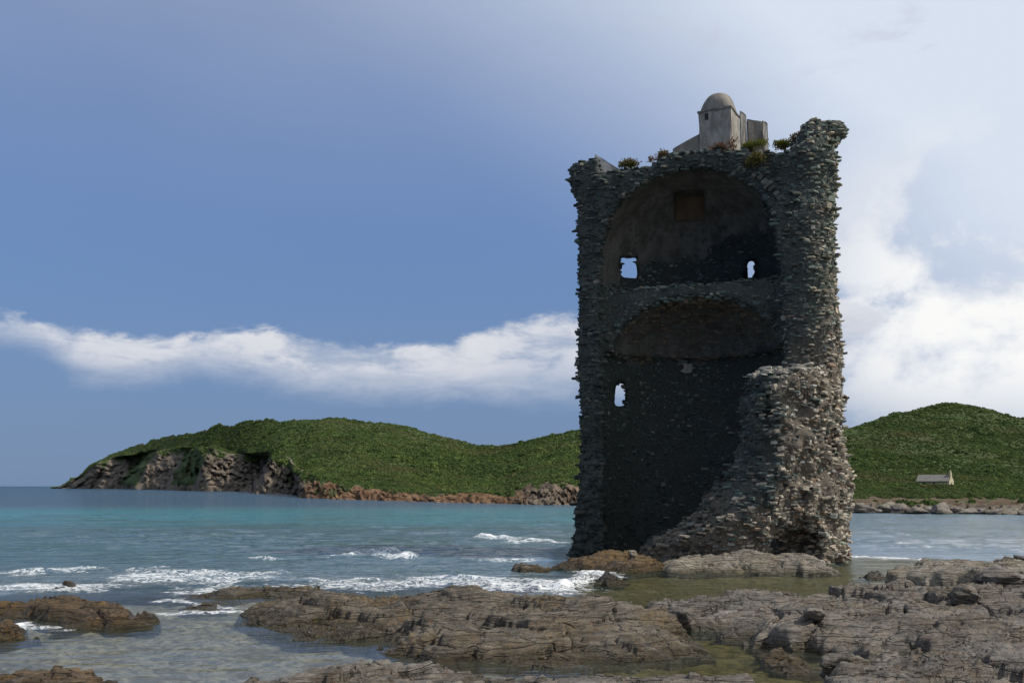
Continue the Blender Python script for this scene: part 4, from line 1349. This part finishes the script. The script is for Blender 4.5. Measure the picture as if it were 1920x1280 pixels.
# dome: square at the eaves, round at the top
gd = loc_at(1350, 178, GV + hw_)
DV, DF = [], []
nr_, nk = 12, 40
for j in range(nr_ + 1):
    f_ = j / nr_
    ph = f_ * math.pi / 2
    rad = math.cos(ph) ** 0.62
    for i in range(nk):
        a = i / nk * 2 * math.pi
        sq = 1 / max(abs(math.cos(a)), abs(math.sin(a)))
        bl = max(0, 1 - f_ * 1.9)
        rr = hw_ * 0.99 * rad * (1 * (1 - bl) + min(sq, 1.28) * bl)
        DV.append(gp(rr * math.cos(a), rr * math.sin(a), gt[2] + 0.004 + (gd[2] - gt[2]) * math.sin(ph))[:])
for j in range(nr_):
    for i in range(nk):
        DF.append([j * nk + i, j * nk + (i + 1) % nk, (j + 1) * nk + (i + 1) % nk, (j + 1) * nk + i])
link('dome', mesh_np('dome', np.array(DV), np.array(DF), True, None, [M_RENDER_DARK]), sentry)
# drip course under the dome
def ring_box(a0, a1, b0, b1, z0, z1):
    return [gp(a0, b0, z0), gp(a1, b0, z0), gp(a1, b1, z0), gp(a0, b1, z0), gp(a0, b0, z1), gp(a1, b0, z1), gp(a1, b1, z1), gp(a0, b1, z1)]
e_ = 0.035
link('eaves_course', box_mesh('eaves_course', ring_box(-hw_ - e_, hw_ + e_, -hw_ - e_, hw_ + e_, gt[2] - 0.03, gt[2] + 0.05), [M_RENDER], 0.015), sentry)
# small loophole: a proud dark box, its inner shade painted as colour
m, t = new_mat('loophole_shade_paint'); finish(t, (0.03, 0.028, 0.025), 0.95)
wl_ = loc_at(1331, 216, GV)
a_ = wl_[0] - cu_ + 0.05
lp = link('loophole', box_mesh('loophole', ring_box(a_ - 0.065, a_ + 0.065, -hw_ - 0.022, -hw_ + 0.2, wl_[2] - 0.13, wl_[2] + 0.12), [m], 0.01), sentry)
# the remains of wall next to it and the ramp
def slab(name, px0, px1, py_top0, py_top1, py_bot, v0, thick, mat, lab=None):
    a = loc_at(px0, py_bot, v0); b = loc_at(px1, py_bot, v0); ta = loc_at(px0, py_top0, v0); tb = loc_at(px1, py_top1, v0)
    cs = [lw(a[0], v0, a[2]), lw(b[0], v0 + 0.1, a[2]), lw(b[0], v0 + thick, a[2]), lw(a[0], v0 + thick, a[2]),
          lw(a[0], v0, ta[2]), lw(b[0], v0 + 0.1, tb[2]), lw(b[0], v0 + thick, tb[2]), lw(a[0], v0 + thick, ta[2])]
    o = link(name, box_mesh(name, cs, [mat], 0.02), tower)
    if lab: o['label'] = lab
    return o


slab('door_jamb', 1390, 1402, 207, 214, 290, 2.9, 0.5, M_RENDER)
slab('wall_stub', 1403, 1440, 223, 227, 285, 3.0, 0.55, M_RENDER_DARK, 'broken grey wall stub right of the turret')
slab('wall_stub_end', 1432, 1441, 225, 229, 285, 2.85, 0.14, M_RENDER)
slab('stair_ramp', 1262, 1312, 279, 249, 292, 2.1, 0.8, M_RENDER_DARK, 'sloping stair ramp left of the turret')
# left parapet cheek: rendered inner face, its sunlight painted as a paler colour
slab('parapet_cheek', 1116, 1163, 289, 316, 338, 0.15, 0.5, M_CHEEK_SUNLIT, 'plastered inner cheek of the left parapet, painted pale for sunlight')

# pale plaster remains on the dark back walls and the niche back
def wall_patch(name, px, py, w, h, r_at, mat, seed):
    r = np.random.default_rng(seed)
    # find where the sight line meets the inner wall
    a, b = loc_ray(px, py)
    v = 0.0
    for _ in range(400):
        u_ = a * (DC + v)
        if math.hypot(u_ - IC, v) > r_at: break
        v += 0.01
    u_, z_ = a * (DC + v), EYE + b * (DC + v)
    th0 = math.atan2(v, u_ - IC)
    k = 16
    V_, F_ = [], []
    for lay_, rr in ((0, r_at + 0.1), (1, r_at - 0.11)):
        for i in range(k):
            an = i / k * 2 * math.pi
            q_ = (0.5 + 0.75 * r.random()) if lay_ == 0 else None
            if lay_ == 0:
                V_.append([an, q_])
    rad = [x[1] for x in V_]
    V_ = []
    for rr in (r_at + 0.15, r_at - 0.10):
        for i in range(k):
            an = i / k * 2 * math.pi
            th = th0 + w * rad[i] * math.cos(an) / r_at
            V_.append(lw(IC + rr * math.cos(th), rr * math.sin(th), z_ + h * rad[i] * math.sin(an))[:])
    F4 = [[i, (i + 1) % k, k + (i + 1) % k, k + i] for i in range(k)]
    V_.append(lw(IC + (r_at - 0.10) * math.cos(th0), (r_at - 0.10) * math.sin(th0), z_)[:])
    F3 = [[k + i, k + (i + 1) % k, 2 * k] for i in range(k)]
    link(name, mesh_np(name, np.array(V_), [np.array(F4), np.array(F3)], False, None, [mat]), tower)


wall_patch('plaster_patch', 1290, 690, 0.28, 0.24, 3.22, M_RENDER, 3)
wall_patch('plaster_patch', 1426, 640, 0.14, 0.30, 3.18, M_RENDER_DARK, 5)
nb0 = loc_at(1261, 362, 2.95); nb1 = loc_at(1325, 416, 2.95)
link('niche_back', box_mesh('niche_back', [lw(nb0[0], 2.55, nb1[2]), lw(nb1[0], 2.55, nb1[2]), lw(nb1[0], 3.2, nb1[2]), lw(nb0[0], 3.2, nb1[2]),
                                           lw(nb0[0], 2.55, nb0[2]), lw(nb1[0], 2.55, nb0[2]), lw(nb1[0], 3.2, nb0[2]), lw(nb0[0], 3.2, nb0[2])], [M_NICHE], 0.01), tower)


# ---- plants on the tower top
def plant(label, px, py, v, w, h, cols, seed, n=420, droop=0.0):
    n = int(n * 2.2); py = py + 6; w *= 0.75; h *= 0.62
    r = np.random.default_rng(seed)
    c = loc_at(px, py, v)
    base_ = np.array(lw(*c)) + TB
    root = link('plant', None, label=label, cat='plant', group='plants growing on the tower top')
    root.location = base_
    m, t = new_mat('plant_leaves')
    rnd = t.n('ShaderNodeAttribute', attribute_name='tone').outputs['Fac']
    cc = t.mix(rnd, cols[0], cols[1])
    d = t.n('ShaderNodeBsdfDiffuse', {'Color': cc}); tr = t.n('ShaderNodeBsdfTranslucent', {'Color': cc})
    t.n('ShaderNodeOutputMaterial', {'Surface': t.n('ShaderNodeMixShader', {0: 0.3, 1: d.outputs[0], 2: tr.outputs[0]}).outputs[0]})
    V_, F_, tone = [], [], []
    lob = r.normal(size=(7, 3)) * np.array([w * 0.30, 0.25, h * 0.14]) + np.array([0, 0, h * 0.34 - droop * 0.3])
    for i in range(n):
        l_ = lob[r.integers(7)]
        pnt = l_ + r.normal(size=3) * np.array([w * 0.16, 0.14, h * 0.18])
        pnt[2] = max(pnt[2], -droop)
        a = r.normal(size=3); a[2] += 0.8; a /= np.linalg.norm(a)
        b = np.cross(a, r.normal(size=3)); b /= np.linalg.norm(b)
        s = r.uniform(0.03, 0.075)
        k = len(V_)
        V_ += [pnt, pnt + a * s + b * s * 0.35, pnt + a * s * 2, pnt + a * s - b * s * 0.35]
        F_.append([k, k + 1, k + 2, k + 3]); tone += [r.random()] * 4
    link('foliage', mesh_np('foliage', np.array(V_), np.array(F_), False, {'tone': np.array(tone)}, [m]), root)
    V_, F_ = [], []
    for i in range(14):
        e = lob[r.integers(7)] + r.normal(size=3) * 0.06
        b = np.array([r.uniform(-w * .3, w * .3), r.uniform(-.1, .1), -0.12])
        ax = e - b; sd_ = np.cross(ax, [0.3, 1, 0.2]); sd_ /= np.linalg.norm(sd_); s2_ = np.cross(ax, sd_); s2_ /= np.linalg.norm(s2_)
        k = len(V_)
        for j in range(3):
            an = j * 2.094
            o_ = (sd_ * math.cos(an) + s2_ * math.sin(an))
            V_ += [b + o_ * 0.014, e + o_ * 0.005]
        for j in range(3):
            j2 = (j + 1) % 3
            F_.append([k + 2 * j, k + 2 * j2, k + 2 * j2 + 1, k + 2 * j + 1])
    m2, t2 = new_mat('dry_stems'); finish(t2, (0.10, 0.075, 0.045), 0.9)
    link('stem', mesh_np('stem', np.array(V_), np.array(F_), False, None, [m2]), root)


GRN = ((0.06, 0.075, 0.015), (0.15, 0.15, 0.03)); DRY = ((0.085, 0.058, 0.032), (0.18, 0.125, 0.065)); OLV = ((0.06, 0.058, 0.02), (0.15, 0.125, 0.045)); RED = ((0.085, 0.048, 0.03), (0.16, 0.095, 0.06))
plant('olive tuft beside the left parapet on the tower top', 1183, 306, 0.0, 0.85, 0.42, OLV, 1)
plant('small rusty tuft left of the stair ramp on the tower top', 1242, 291, -0.6, 0.6, 0.28, DRY, 2, 300)
plant('reddish dry bush in front of the turret on the tower top', 1352, 276, -0.9, 0.55, 0.4, RED, 3, 320)
plant('yellow green bush at the right foot of the turret on the tower top', 1405, 276, -0.7, 0.7, 0.35, GRN, 4, 400)
plant('large ochre bush hanging over the vault edge below the turret', 1425, 298, -1.25, 0.9, 0.7, OLV, 5, 700, 0.35)
plant('low green tuft between the turret and the horn of masonry', 1468, 264, 0.2, 0.8, 0.28, GRN, 6, 400)
plant('thin dry stalks next to the horn of masonry', 1490, 258, 0.0, 0.35, 0.3, DRY, 7, 120)
print('tower', time.time() - T0)

# ================================================================== chapel on the far shore
CD = 300.0
cz_ = at_depth(1755, 912.5, CD).z
chapel = link('chapel', None, label='small pale chapel with a grey roof and bell gable below the right hill', cat='chapel')
chapel.location = (colx(1755, CD), CD, cz_ + 0.25)
s_ = CD / FPX
m, t = new_mat('chapel_wall'); pn_ = t.noise(t.n('ShaderNodeNewGeometry').outputs['Position'], 1.2, 5, 0.6)
finish(t, t.mix(t.ss(pn_, 0.35, 0.7), (0.34, 0.30, 0.20), (0.44, 0.39, 0.28)), 0.9)
mr, t = new_mat('chapel_roof'); pn_ = t.noise(t.n('ShaderNodeNewGeometry').outputs['Position'], 1.6, 5, 0.6)
finish(t, t.mix(t.ss(pn_, 0.35, 0.7), (0.12, 0.115, 0.105), (0.18, 0.17, 0.155)), 0.9)
md_, t = new_mat('chapel_dark_opening'); finish(t, (0.02, 0.018, 0.016), 0.9)
# long axis runs to the right and a little towards the viewer
ca_ = math.radians(-38)
ex = Vector((math.cos(ca_), math.sin(ca_), 0)); ey = Vector((-math.sin(ca_), math.cos(ca_), 0))
Lh, Wh, Hw, Hr = 4.6, 2.5, 1.6, 3.3
def cp(a, b, z): return (ex * a + ey * b + Vector((0, 0, z)))[:]
wv_ = [cp(-Lh, -Wh, -1), cp(Lh, -Wh, -1), cp(Lh, Wh, -1), cp(-Lh, Wh, -1), cp(-Lh, -Wh, Hw), cp(Lh, -Wh, Hw), cp(Lh, Wh, Hw), cp(-Lh, Wh, Hw), cp(-Lh, 0, Hr), cp(Lh, 0, Hr)]
link('wall', mesh_np('wall', np.array(wv_), [np.array([[0, 1, 5, 4], [2, 3, 7, 6]]), np.array([[4, 8, 7], [5, 6, 9]]), np.array([[1, 2, 6, 5], [3, 0, 4, 7]])], False, None, [m]), chapel)
rv = []
for a in (-Lh - 0.15, Lh - 0.25):
    for b, z in ((-Wh - 0.3, Hw - 0.15), (0, Hr + 0.1), (Wh + 0.3, Hw - 0.15), (Wh + 0.3, Hw - 0.3), (0, Hr - 0.08), (-Wh - 0.3, Hw - 0.3)):
        rv.append(cp(a, b, z))
rf = [[i, (i + 1) % 6, 6 + (i + 1) % 6, 6 + i] for i in range(6)] + [[0, 5, 4, 1], [1, 4, 3, 2], [6, 7, 10, 11], [7, 8, 9, 10]]
link('roof', mesh_np('roof', np.array(rv), np.array(rf), False, None, [mr]), chapel)
def cbox(name, a0, a1, b0, b1, z0, z1, mt, parent):
    vv = [cp(a, b, z) for z in (z0, z1) for a, b in ((a0, b0), (a1, b0), (a1, b1), (a0, b1))]
    return link(name, mesh_np(name, np.array(vv), np.array([[3, 2, 1, 0], [4, 5, 6, 7], [0, 1, 5, 4], [1, 2, 6, 5], [2, 3, 7, 6], [3, 0, 4, 7]]), False, None, [mt]), parent)
bell = cbox('bell_gable', Lh - 0.45, Lh + 0.02, -0.75, 0.75, Hr - 0.7, Hr + 0.7, m, chapel)
cbox('bell_gable_cap', Lh - 0.42, Lh - 0.02, -0.4, 0.4, Hr + 0.7, Hr + 1.35, m, bell)
for wx in (-2.6, 0.2):
    cbox('window', wx - 0.3, wx + 0.3, -Wh - 0.03, -Wh + 0.05, 0.3, 1.1, md_, chapel)
cbox('door', Lh + 0.0, Lh + 0.03, -0.5, 0.5, -0.9, 1.0, md_, chapel)

print('done', time.time() - T0)
